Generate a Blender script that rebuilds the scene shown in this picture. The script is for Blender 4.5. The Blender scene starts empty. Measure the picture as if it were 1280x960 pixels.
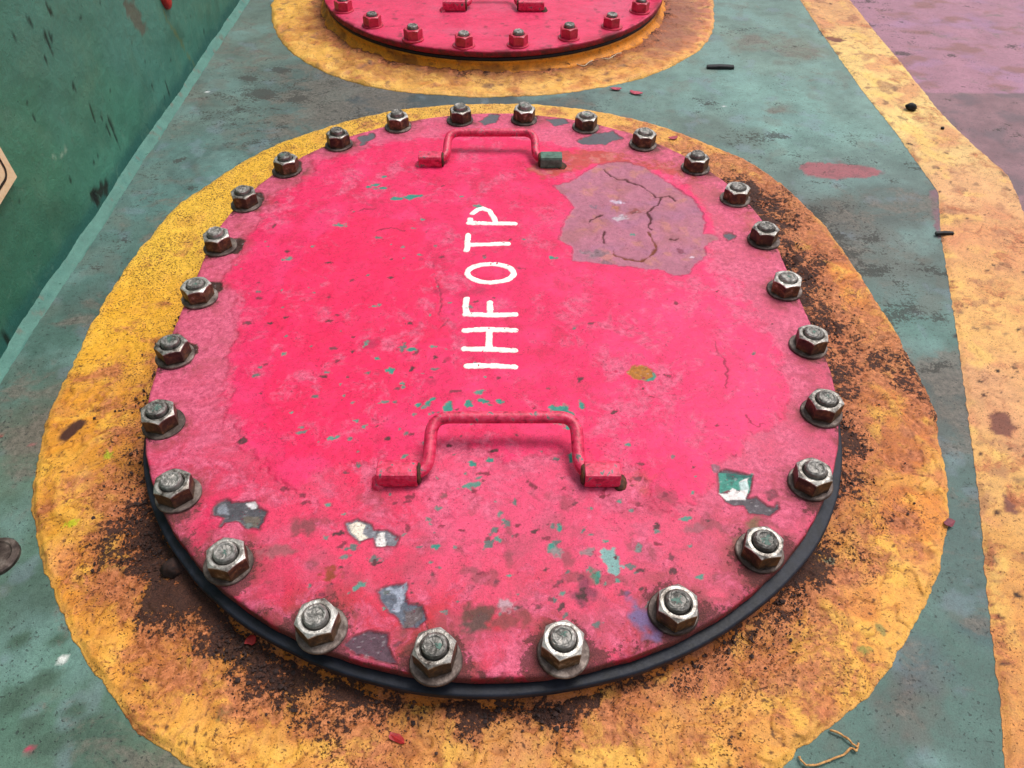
import bpy, math, random
import numpy as np
from mathutils import Matrix, Vector

# ------------------------------------------------------------------ camera, sky, sun, exposure
scn = bpy.context.scene
TOP = 0.040                                  # cover top above the deck (metres)
CAM = np.array([0.018459, -0.720416, 0.580034 + TOP])
PITCH, ROLL = 0.77931, -0.0047128
cam = bpy.data.cameras.new('camera'); cam_ob = bpy.data.objects.new('camera', cam)
scn.collection.objects.link(cam_ob)
cam.sensor_width = 36.0; cam.lens = 971.43 / 1280 * 36.0
cam.clip_start = 0.01; cam.clip_end = 200.0
ROT = Matrix.Rotation(ROLL, 3, 'Y') @ Matrix.Rotation(PITCH, 3, 'X')
cam_ob.matrix_world = Matrix.Translation(Vector(CAM)) @ ROT.to_4x4()
scn.camera = cam_ob
scn.render.resolution_x = 1024; scn.render.resolution_y = 768

SUN_EL, SUN_AZ = math.radians(66), math.radians(48)      # azimuth from +Y towards +X
world = bpy.data.worlds.new('World'); scn.world = world; world.use_nodes = True
wn = world.node_tree.nodes; wl = world.node_tree.links
bg = wn['Background']
sky = wn.new('ShaderNodeTexSky'); sky.sky_type = 'NISHITA'; sky.sun_disc = False
sky.sun_elevation = SUN_EL; sky.sun_rotation = SUN_AZ
sky.air_density = 1.0; sky.dust_density = 4.0; sky.ozone_density = 1.0
hsv = wn.new('ShaderNodeHueSaturation'); hsv.inputs['Saturation'].default_value = 0.35
wl.new(sky.outputs[0], hsv.inputs['Color']); wl.new(hsv.outputs[0], bg.inputs['Color'])
bg.inputs['Strength'].default_value = 0.11
sun = bpy.data.lights.new('sun', 'SUN'); sun.energy = 1.3; sun.angle = math.radians(22)
sun.color = (1.0, 0.955, 0.90)
sun_ob = bpy.data.objects.new('sun', sun); scn.collection.objects.link(sun_ob)
sd = Vector((math.sin(SUN_AZ) * math.cos(SUN_EL), math.cos(SUN_AZ) * math.cos(SUN_EL), math.sin(SUN_EL)))
sun_ob.rotation_euler = sd.to_track_quat('Z', 'Y').to_euler(); sun_ob.location = (0, 0, 5)
vs = scn.view_settings
vs.view_transform = 'Standard'; vs.look = 'None'; vs.gamma = 1.0; vs.use_curve_mapping = False
vs.exposure = 0.62
scn.cycles.max_bounces = 5; scn.cycles.diffuse_bounces = 3; scn.cycles.glossy_bounces = 3

# ------------------------------------------------------------------ helpers
col_main = scn.collection
rnd = random.Random(7)
RNG = np.random.default_rng(11)
R3 = np.array(ROT)

def ray(u, v):
    return R3 @ np.array([(u - 640) / 971.43, -(v - 480) / 971.43, -1.0])
def at(u, v, z=0.0):
    """where a sight line meets the level z (deck = 0, cover = TOP)"""
    d = ray(u, v); t = (z - CAM[2]) / d[2]
    return CAM + t * d
WALL_X = -0.562
def at_wall(u, v):
    d = ray(u, v); t = (WALL_X - CAM[0]) / d[0]
    return CAM + t * d

def S(r, g, b, k=0.86):
    c = np.array([r, g, b], float) / 255
    return np.where(c <= 0.04045, c / 12.92, ((c + 0.055) / 1.055) ** 2.4) * k

def _hash(ix, iy, seed):
    n = (ix.astype(np.int64) * 374761393 + iy.astype(np.int64) * 668265263 + seed * 974634777) & 0xFFFFFFFF
    n = ((n ^ (n >> 13)) * 1274126177) & 0xFFFFFFFF
    n = n ^ (n >> 16)
    return (n & 0xFFFF).astype(np.float32) / 65535.0
def perlin(x, y, seed):
    ix = np.floor(x); iy = np.floor(y); fx = (x - ix).astype(np.float32); fy = (y - iy).astype(np.float32)
    ix = ix.astype(np.int64); iy = iy.astype(np.int64)
    u = fx * fx * fx * (fx * (fx * 6 - 15) + 10); v = fy * fy * fy * (fy * (fy * 6 - 15) + 10)
    def g(dx, dy):
        a = _hash(ix + dx, iy + dy, seed) * np.float32(2 * math.pi)
        return np.cos(a) * (fx - dx) + np.sin(a) * (fy - dy)
    n0 = g(0, 0) * (1 - u) + g(1, 0) * u; n1 = g(0, 1) * (1 - u) + g(1, 1) * u
    return (n0 * (1 - v) + n1 * v) * 1.5
def fbm(x, y, size, octaves=4, seed=0, gain=0.5):
    """noise in about -1..1 with features of the given size in metres"""
    o = 0; a = 1; t = 0; f = 1.0 / size
    for k in range(octaves):
        o = o + a * perlin(x * f + 17.3 * k, y * f - 9.1 * k, seed + 13 * k); t += a; a *= gain; f *= 2.03
    return o / (t * 0.62)
def ss(e0, e1, x):
    t = np.clip((x - e0) / (e1 - e0), 0, 1); return t * t * (3 - 2 * t)
def seg_dist(x, y, a, b):
    dx, dy = b[0] - a[0], b[1] - a[1]; l2 = dx * dx + dy * dy + 1e-12
    t = np.clip(((x - a[0]) * dx + (y - a[1]) * dy) / l2, 0, 1)
    return np.hypot(x - a[0] - t * dx, y - a[1] - t * dy)
def poly_sdf(x, y, P):
    """signed distance, negative inside"""
    d = np.full(x.shape, 1e9); ins = np.zeros(x.shape, bool); n = len(P)
    for i in range(n):
        a, b = P[i], P[(i + 1) % n]
        d = np.minimum(d, seg_dist(x, y, a, b))
        cond = ((a[1] > y) != (b[1] > y))
        xi = a[0] + (y - a[1]) / ((b[1] - a[1]) if b[1] != a[1] else 1e-9) * (b[0] - a[0])
        ins ^= cond & (x < xi)
    return np.where(ins, -d, d)
def idw(x, y, pts, cols, p=3.0):
    num = np.zeros(x.shape + (3,)); den = np.zeros(x.shape)
    for q, c in zip(pts, cols):
        w = 1.0 / (((x - q[0]) ** 2 + (y - q[1]) ** 2) + 4e-4) ** (p / 2)
        num += w[..., None] * c; den += w
    return num / den[..., None]

class Paint:
    """colour, roughness, grit and relief of a surface sampled at its vertices"""
    def __init__(s, x, y, base, rough=0.5):
        s.x = np.asarray(x, float); s.y = np.asarray(y, float)
        s.c = np.empty(s.x.shape + (3,)); s.c[:] = base
        s.r = np.full(s.x.shape, rough); s.g = np.full(s.x.shape, 0.5); s.h = np.zeros(s.x.shape)
        s.la = np.zeros(s.x.shape); s.lb = np.zeros(s.x.shape); s.bare = np.zeros(s.x.shape)      # how much grime / older coat lies on top
    def mix(s, m, colour, rough=None, h=0.0, grit=None):
        m = np.clip(m, 0, 1); s.c += (np.asarray(colour) - s.c) * m[..., None]
        if rough is not None: s.r += (rough - s.r) * m
        if grit is not None: s.g += (grit - s.g) * m
        s.h += h * m
    def mul(s, f):
        s.c *= f[..., None]
    def near(s, cx, cy, rad):
        return np.nonzero((np.abs(s.x - cx) < rad) & (np.abs(s.y - cy) < rad))
    def mixi(s, i, m, colour, rough=None, h=0.0):
        m = np.clip(m, 0, 1); s.c[i] += (np.asarray(colour) - s.c[i]) * m[..., None]
        if rough is not None: s.r[i] += (rough - s.r[i]) * m
        s.h[i] += h * m
    def chip(s, P, colour, rough=0.5, h=-0.0006, rag=0.002, soft=0.0006, seed=3, edge=None):
        P = np.asarray(P, float); c = P.mean(0); rad = np.abs(P - c).max() + 0.012
        i = s.near(c[0], c[1], rad); x, y = s.x[i], s.y[i]
        if len(x) == 0: return
        d = poly_sdf(x, y, P) + rag * fbm(x, y, 0.012, 4, seed)
        if edge is not None: s.mixi(i, 0.8 * ss(0.0022, 0.0, np.abs(d - 0.0008)), edge)  # painted shadow line just outside the chip
        s.mixi(i, ss(soft, -soft, d), colour, rough, h); s.bare[i] = np.maximum(s.bare[i], ss(0.002, 0.0, d))
    def spot(s, cx, cy, rx, ry, ang, colour, rough=0.55, h=-0.0003, soft=0.35, rag=0.5, seed=5):
        i = s.near(cx, cy, max(rx, ry) * 1.8); x, y = s.x[i] - cx, s.y[i] - cy
        if len(x) == 0: return
        ca, sa = math.cos(ang), math.sin(ang)
        d = np.hypot((x * ca + y * sa) / rx, (-x * sa + y * ca) / ry)
        d = d + rag * fbm(s.x[i], s.y[i], max(rx, ry) * 0.8, 3, seed)
        m = ss(1 + soft, 1 - soft, d)
        s.mixi(i, m, colour, rough, h); s.bare[i] = np.maximum(s.bare[i], m)
    def scuff(s, cx, cy, rx, ry, ang, amt):
        i = s.near(cx, cy, max(rx, ry) * 2); x, y = s.x[i] - cx, s.y[i] - cy; ca, sa = math.cos(ang), math.sin(ang)
        if len(x): s.la[i] += amt * np.exp(-(((x * ca + y * sa) / rx) ** 2 + ((-x * sa + y * ca) / ry) ** 2))
    def line(s, P, w, colour, h=-0.0008, seed=9, wob=0.0015, rough=0.7, a=1.0):
        P = np.asarray(P, float); c = (P.max(0) + P.min(0)) / 2; rad = np.abs(P - c).max() + 0.01
        i = s.near(c[0], c[1], rad)
        if len(i[0]) == 0: return
        x = s.x[i] + wob * fbm(s.x[i], s.y[i], 0.008, 2, seed); y = s.y[i] + wob * fbm(s.x[i], s.y[i], 0.008, 2, seed + 1)
        d = np.full(x.shape, 1e9)
        for k in range(len(P) - 1): d = np.minimum(d, seg_dist(x, y, P[k], P[k + 1]))
        ww = w * (0.65 + 0.6 * fbm(s.x[i], s.y[i], 0.02, 2, seed + 2))
        s.mixi(i, a * ss(ww + 0.0007, ww * 0.3, d), colour, rough, h)

def wpx(L, z=0.0):
    return [tuple(at(u, v, z)[:2]) for u, v in L]
def crop(L, ox, oy, k):
    return [(ox + k * a, oy + k * b) for a, b in L]

def tag(o, label=None, cat=None, group=None, kind=None):
    if label: o['label'] = label
    if cat: o['category'] = cat
    if group: o['group'] = group
    if kind: o['kind'] = kind
    return o
def link(name, me, parent=None):
    o = bpy.data.objects.new(name, me); col_main.objects.link(o)
    if parent is not None: o.parent = parent
    return o
def empty(name, loc=(0, 0, 0), rz=0.0):
    o = bpy.data.objects.new(name, None); o.empty_display_size = 0.05
    o.location = loc; o.rotation_euler = (0, 0, rz); col_main.objects.link(o); return o
def mesh_np(name, V, F, mat, colours=None, rough=None, grit=None, smooth=True, mats=None, mat_idx=None, layers=None):
    """V (n,3) F (m,4) or (m,3) arrays"""
    V = np.asarray(V, np.float32); F = np.asarray(F, np.int32); me = bpy.data.meshes.new(name)
    k = F.shape[1]
    me.vertices.add(len(V)); me.vertices.foreach_set('co', V.ravel())
    me.loops.add(F.size); me.loops.foreach_set('vertex_index', F.ravel())
    me.polygons.add(len(F)); me.polygons.foreach_set('loop_start', np.arange(len(F), dtype=np.int32) * k)
    me.polygons.foreach_set('use_smooth', np.full(len(F), smooth, bool))
    if mats:
        for m in mats: me.materials.append(m)
    else: me.materials.append(mat)
    if mat_idx is not None: me.polygons.foreach_set('material_index', np.asarray(mat_idx, np.int32))
    me.update(calc_edges=True)
    if colours is not None:
        a = me.attributes.new('paint', 'FLOAT_COLOR', 'POINT')
        rgba = np.ones((len(V), 4), np.float32); rgba[:, :3] = np.clip(colours, 0.002, 0.92); a.data.foreach_set('color', rgba.ravel())
        b = me.attributes.new('rough', 'FLOAT', 'POINT'); b.data.foreach_set('value', np.asarray(rough, np.float32))
        b = me.attributes.new('grit', 'FLOAT', 'POINT'); b.data.foreach_set('value', np.asarray(grit, np.float32))
        for nm, arr in zip(('layer_a', 'layer_b'), layers if layers is not None else ()):
            b = me.attributes.new(nm, 'FLOAT', 'POINT'); b.data.foreach_set('value', np.asarray(arr, np.float32))
    return me
def grid_faces(nx, ny, wrap_x=False):
    """index [iy*nx+ix]"""
    ix = np.arange(nx if wrap_x else nx - 1); iy = np.arange(ny - 1)
    a, b = np.meshgrid(ix, iy); a = a.ravel(); b = b.ravel(); a2 = (a + 1) % nx
    return np.stack([b * nx + a, b * nx + a2, (b + 1) * nx + a2, (b + 1) * nx + a], 1)
def mesh_py(name, verts, faces, mat, smooth=False, mats=None, idx=None):
    me = bpy.data.meshes.new(name); me.from_pydata([tuple(v) for v in verts], [], faces)
    for m in (mats or [mat]): me.materials.append(m)
    if idx is not None: me.polygons.foreach_set('material_index', idx)
    me.polygons.foreach_set('use_smooth', [smooth] * len(me.polygons)); me.update(); return me

# ------------------------------------------------------------------ materials
def new_mat(name):
    m = bpy.data.materials.new(name); m.use_nodes = True
    return m, m.node_tree.nodes, m.node_tree.links, m.node_tree.nodes['Principled BSDF']
def mnode(N, Lk, op, a, b):
    n = N.new('ShaderNodeMath'); n.operation = op
    for i, v in enumerate((a, b)):
        if isinstance(v, (int, float)): n.inputs[i].default_value = v
        else: Lk.new(v, n.inputs[i])
    return n.outputs[0]
def noise(N, Lk, vec, scale, detail=3, rough=0.6, dist=0.0):
    n = N.new('ShaderNodeTexNoise'); n.inputs['Scale'].default_value = scale; n.inputs['Detail'].default_value = detail
    n.inputs['Roughness'].default_value = rough; n.inputs['Distortion'].default_value = dist
    Lk.new(vec, n.inputs['Vector']); return n.outputs['Fac']
def ramp(N, Lk, fac, stops):
    r = N.new('ShaderNodeValToRGB'); e = r.color_ramp.elements
    while len(e) < len(stops): e.new(0.5)
    for el, (p, c) in zip(e, stops):
        el.position = p; el.color = (*c, 1) if len(c) == 3 else c
    Lk.new(fac, r.inputs[0]); return r.outputs[0]
def mixc(N, Lk, fac, a, b, mode='MIX'):
    n = N.new('ShaderNodeMix'); n.data_type = 'RGBA'; n.blend_type = mode
    for i, v in ((0, fac), (6, a), (7, b)):
        if isinstance(v, (int, float)): n.inputs[i].default_value = v
        elif isinstance(v, (tuple, list, np.ndarray)): n.inputs[i].default_value = (*[float(q) for q in v[:3]], 1)
        else: Lk.new(v, n.inputs[i])
    return n.outputs[2]

def painted_mat(name, speck=(0.02, 0.015, 0.015), speck_amt=0.85, fine=0.28, bump=0.5, speck_scale=420, bump_dist=0.0006, spec=0.25, thr=0.62,
                la=((0.03, 0.02, 0.02), (0.08, 0.05, 0.04)), lb=((0.2, 0.1, 0.05), (0.3, 0.2, 0.1)), sa=70, sb=45, ka=1.5, kb=1.5, a_h=0.6, aniso=(1, 1, 1), a_amt=0.95, b_amt=0.85, fineA=0.35):
    """weathered paint: colour from the surface's own paint layers, an older coat (b) and grime (a) with broken edges, fine grain, pin-holes, relief"""
    m, N, Lk, B = new_mat(name)
    tc = N.new('ShaderNodeTexCoord').outputs['Object']
    mp = N.new('ShaderNodeMapping'); mp.inputs['Scale'].default_value = aniso; Lk.new(tc, mp.inputs['Vector']); ta = mp.outputs[0]
    def attr(k):
        a = N.new('ShaderNodeAttribute'); a.attribute_name = k; return a
    A, Ar, Ag, Aa, Ab = attr('paint'), attr('rough'), attr('grit'), attr('layer_a'), attr('layer_b')
    n1 = noise(N, Lk, tc, 850, 3, 0.7); n2 = noise(N, Lk, tc, 170, 5, 0.7, 0.4)
    g1 = ramp(N, Lk, n1, [(0.25, (1 - fine * 1.5,) * 3), (0.5, (1, 1, 1)), (0.8, (1 + fine,) * 3)])
    g2 = ramp(N, Lk, n2, [(0.28, (1 - fine,) * 3), (0.5, (1, 1, 1)), (0.75, (1 + fine * 0.7,) * 3)])
    nb = noise(N, Lk, ta, sb, 8, 0.76, 0.5); na = mnode(N, Lk, 'ADD', mnode(N, Lk, 'MULTIPLY', noise(N, Lk, ta, sa, 7, 0.74, 0.3), 1 - fineA), mnode(N, Lk, 'MULTIPLY', noise(N, Lk, tc, 230, 4, 0.7), fineA))
    def lay(n, att, k, w):
        v = mnode(N, Lk, 'ADD', att.outputs['Fac'], mnode(N, Lk, 'MULTIPLY', mnode(N, Lk, 'SUBTRACT', n, 0.5), k))
        return ramp(N, Lk, v, [(0.5 - w, (0, 0, 0)), (0.5 + w, (1, 1, 1))])
    fb_, fa = lay(nb, Ab, kb, 0.09), lay(na, Aa, ka, 0.035)
    c = mixc(N, Lk, mnode(N, Lk, 'MULTIPLY', fb_, b_amt), A.outputs['Color'], ramp(N, Lk, n2, [(0.35, lb[0]), (0.65, lb[1])]))
    c = mixc(N, Lk, 1.0, c, g1, 'MULTIPLY'); c = mixc(N, Lk, 1.0, c, g2, 'MULTIPLY')
    n3 = noise(N, Lk, tc, speck_scale, 2, 0.5)
    n4 = noise(N, Lk, tc, 28, 3, 0.6)
    lvl = mnode(N, Lk, 'ADD', n3, mnode(N, Lk, 'MULTIPLY', mnode(N, Lk, 'SUBTRACT', n4, 0.5), 0.25))
    lvl = mnode(N, Lk, 'ADD', lvl, mnode(N, Lk, 'MULTIPLY', mnode(N, Lk, 'SUBTRACT', Ag.outputs['Fac'], 0.5), 0.22))
    sp = ramp(N, Lk, lvl, [(thr, (0, 0, 0)), (thr + 0.05, (1, 1, 1))])
    c = mixc(N, Lk, mnode(N, Lk, 'MULTIPLY', sp, speck_amt), c, speck)
    c = mixc(N, Lk, mnode(N, Lk, 'MULTIPLY', fa, a_amt), c, ramp(N, Lk, n1, [(0.4, la[0]), (0.68, la[1])]))
    Lk.new(c, B.inputs['Base Color'])
    rr = mnode(N, Lk, 'ADD', Ar.outputs['Fac'], mnode(N, Lk, 'MULTIPLY', mnode(N, Lk, 'SUBTRACT', n2, 0.5), 0.5))
    rr = mnode(N, Lk, 'ADD', rr, mnode(N, Lk, 'MULTIPLY', fa, 0.25))
    Lk.new(rr, B.inputs['Roughness']); B.inputs['Specular IOR Level'].default_value = spec
    bp = N.new('ShaderNodeBump'); bp.inputs['Strength'].default_value = bump; bp.inputs['Distance'].default_value = bump_dist
    hsum = mnode(N, Lk, 'ADD', mnode(N, Lk, 'MULTIPLY', n2, 1.0), mnode(N, Lk, 'MULTIPLY', n1, 0.45))
    hsum = mnode(N, Lk, 'SUBTRACT', hsum, mnode(N, Lk, 'MULTIPLY', sp, 0.35))
    hsum = mnode(N, Lk, 'SUBTRACT', hsum, mnode(N, Lk, 'MULTIPLY', fb_, 0.3))
    hsum = mnode(N, Lk, 'ADD', hsum, mnode(N, Lk, 'MULTIPLY', mnode(N, Lk, 'MULTIPLY', fa, na), a_h))
    Lk.new(hsum, bp.inputs['Height']); Lk.new(bp.outputs[0], B.inputs['Normal'])
    return m
def simple_mat(name, stops, scale=60, rough=0.6, metal=0.0, bump=0.3, bump_dist=0.0006, spec=0.4, rnd_mix=0.0, detail=5):
    m, N, Lk, B = new_mat(name)
    tc = N.new('ShaderNodeTexCoord').outputs['Object']
    info = N.new('ShaderNodeObjectInfo')
    vm = N.new('ShaderNodeVectorMath'); vm.operation = 'ADD'; Lk.new(tc, vm.inputs[0])
    cb = N.new('ShaderNodeCombineXYZ'); r = mnode(N, Lk, 'MULTIPLY', info.outputs['Random'], 9.0)
    for i in range(3): Lk.new(r, cb.inputs[i])
    Lk.new(cb.outputs[0], vm.inputs[1])
    n = noise(N, Lk, vm.outputs[0], scale, detail, 0.65, 0.3)
    if rnd_mix:
        n = mnode(N, Lk, 'ADD', n, mnode(N, Lk, 'MULTIPLY', mnode(N, Lk, 'SUBTRACT', info.outputs['Random'], 0.5), rnd_mix))
    Lk.new(ramp(N, Lk, n, stops), B.inputs['Base Color'])
    n2 = noise(N, Lk, vm.outputs[0], scale * 6, 3, 0.6)
    Lk.new(mnode(N, Lk, 'ADD', rough - 0.12, mnode(N, Lk, 'MULTIPLY', n2, 0.25)), B.inputs['Roughness'])
    B.inputs['Metallic'].default_value = metal; B.inputs['Specular IOR Level'].default_value = spec
    bp = N.new('ShaderNodeBump'); bp.inputs['Strength'].default_value = bump; bp.inputs['Distance'].default_value = bump_dist
    Lk.new(mnode(N, Lk, 'ADD', n, n2), bp.inputs['Height']); Lk.new(bp.outputs[0], B.inputs['Normal'])
    return m
def T(*a): return tuple(S(*a))
M_cover = painted_mat('weathered_pink_paint', speck=T(130, 40, 70), speck_amt=0.6, fine=0.24, bump=0.95, speck_scale=420, thr=0.66, bump_dist=0.0007, la=(T(70, 44, 44), T(118, 66, 62)), lb=(T(202, 76, 110), T(230, 110, 142)), sa=75, sb=30, a_h=-0.3, a_amt=0.8, b_amt=0.8)
M_ring = painted_mat('weathered_yellow_paint', speck=T(84, 46, 28), speck_amt=0.8, fine=0.22, bump=0.8, speck_scale=500, thr=0.64, bump_dist=0.0010, la=(T(40, 27, 27), T(84, 54, 46)), lb=(T(146, 74, 38), T(214, 132, 88)), sa=36, sb=26, ka=2.0, a_h=1.6, fineA=0.5)
M_deck = painted_mat('weathered_deck_paint', speck=T(48, 52, 52), speck_amt=0.7, fine=0.24, bump=0.7, speck_scale=330, thr=0.645, bump_dist=0.0008, la=(T(48, 50, 49), T(88, 84, 78)), lb=(T(98, 92, 84), T(128, 118, 108)), sa=40, sb=22, ka=2.0, a_h=-0.2, a_amt=0.75, b_amt=0.7, aniso=(0.85, 1.1, 1), fineA=0.5)
M_wall = painted_mat('green_wall_paint', speck=T(40, 76, 62), speck_amt=0.5, fine=0.13, bump=0.8, speck_scale=170, thr=0.69, bump_dist=0.0016, la=(T(28, 42, 36), T(50, 66, 56)), lb=(T(80, 128, 108), T(104, 146, 128)), sa=60, sb=40, a_h=-0.2, b_amt=0.6)
M_white = simple_mat('white_lettering_paint', [(0.3, T(225, 205, 200)), (0.5, T(252, 248, 240)), (0.8, T(255, 252, 246))], 120, 0.55, bump=0.4)
M_rubber = simple_mat('black_rubber', [(0.35, T(16, 19, 28)), (0.6, T(27, 32, 46)), (0.8, T(48, 48, 54))], 90, 0.55, bump=0.25, spec=0.3)
M_nut_top = simple_mat('worn_bright_steel', [(0.28, T(70, 60, 54)), (0.40, T(132, 125, 118)), (0.54, T(184, 179, 172)), (0.72, T(216, 212, 206))], 130, 0.38, metal=0.6, bump=0.5, rnd_mix=0.18)
M_nut_side = simple_mat('rusty_shaded_steel', [(0.28, T(36, 27, 22)), (0.46, T(74, 56, 42)), (0.60, T(112, 82, 52)), (0.72, T(160, 138, 118))], 120, 0.5, metal=0.25, bump=0.6, rnd_mix=0.12)  # rusty brown sides, painted darker still for the dark surroundings they reflect
M_stud = simple_mat('worn_stud_steel', [(0.28, T(74, 70, 66)), (0.46, T(122, 118, 113)), (0.62, T(156, 152, 147)), (0.78, T(184, 176, 168))], 130, 0.45, metal=0.5, bump=0.6, rnd_mix=0.2)
M_stud_green = simple_mat('green_fleck_on_stud', [(0.3, T(60, 78, 72)), (0.6, T(88, 120, 108))], 200, 0.6)
M_washer = simple_mat('grimy_washer_steel', [(0.28, T(48, 36, 33)), (0.47, T(92, 78, 72)), (0.64, T(138, 124, 116)), (0.8, T(176, 165, 156))], 80, 0.5, metal=0.4, bump=0.6, rnd_mix=0.2)
M_pinkmetal = simple_mat('chipped_pink_paint', [(0.28, T(60, 26, 32)), (0.36, T(170, 30, 62)), (0.50, T(228, 40, 86)), (0.60, T(232, 74, 112)), (0.635, T(96, 108, 102))], 150, 0.38, bump=0.6, spec=0.5)
M_pinknut = simple_mat('pink_painted_nut', [(0.25, T(90, 25, 35)), (0.42, T(190, 32, 62)), (0.7, T(225, 50, 88))], 90, 0.4, bump=0.5, spec=0.5)
M_greenchip = simple_mat('bare_green_primer', [(0.3, T(50, 78, 66)), (0.6, T(92, 128, 112)), (0.8, T(120, 120, 110))], 140, 0.6)
M_rust = simple_mat('dark_rust', [(0.3, T(38, 24, 20)), (0.55, T(84, 50, 30)), (0.75, T(132, 80, 42))], 160, 0.75, bump=0.9)

# ------------------------------------------------------------------ obround outline (manhole shape)
RB, LS, ANG = 0.345, 0.20355, 0.01916
CA, SA = math.cos(ANG), math.sin(ANG)
def to_local(x, y): return x * CA + y * SA, -x * SA + y * CA
def to_world(x, y): return x * CA - y * SA, x * SA + y * CA
def core_dist(x, y):
    lx, ly = to_local(x, y)
    return np.hypot(lx, np.maximum(np.abs(ly) - LS / 2, 0))
def outline(n, rref=0.42):
    """n evenly spaced stations: base point on the core and outward normal (world frame)"""
    q = math.pi * rref / 2; per = 4 * q + 2 * LS; t = np.arange(n) / n * per
    th = np.empty(n); by = np.empty(n); bx = np.zeros(n)
    for i, d in enumerate(t):
        if d < q: th[i] = math.pi / 2 - d / rref; by[i] = LS / 2
        elif d < q + LS: th[i] = 0; by[i] = LS / 2 - (d - q)
        elif d < 3 * q + LS: th[i] = -(d - q - LS) / rref; by[i] = -LS / 2
        elif d < 3 * q + 2 * LS: th[i] = math.pi; by[i] = -LS / 2 + (d - 3 * q - LS)
        else: th[i] = math.pi - (d - 3 * q - 2 * LS) / rref; by[i] = LS / 2
    nx, ny = np.cos(th), np.sin(th)
    bxw, byw = to_world(bx, by); nxw, nyw = to_world(nx, ny)
    return bxw, byw, nxw, nyw
def station(x, y, rref=0.42):
    """position along the outline (0..1) of points given in the cover frame"""
    lx, ly = to_local(np.asarray(x), np.asarray(y)); q = math.pi * rref / 2; per = 4 * q + 2 * LS
    o = np.empty(lx.shape)
    for i in range(lx.size):
        a, b = lx.flat[i], ly.flat[i]
        if b > LS / 2: d = (math.pi / 2 - math.atan2(b - LS / 2, a)) * rref; d = d if d >= 0 else d + per
        elif b > -LS / 2: d = q + (LS / 2 - b) if a > 0 else 3 * q + LS + (b + LS / 2)
        else: d = q + LS + (-math.atan2(b + LS / 2, a)) % (2 * math.pi) * rref
        o.flat[i] = d / per
    return o % 1.0
FAR = np.array([-0.020, 1.166])            # centre of the second manhole

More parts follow.
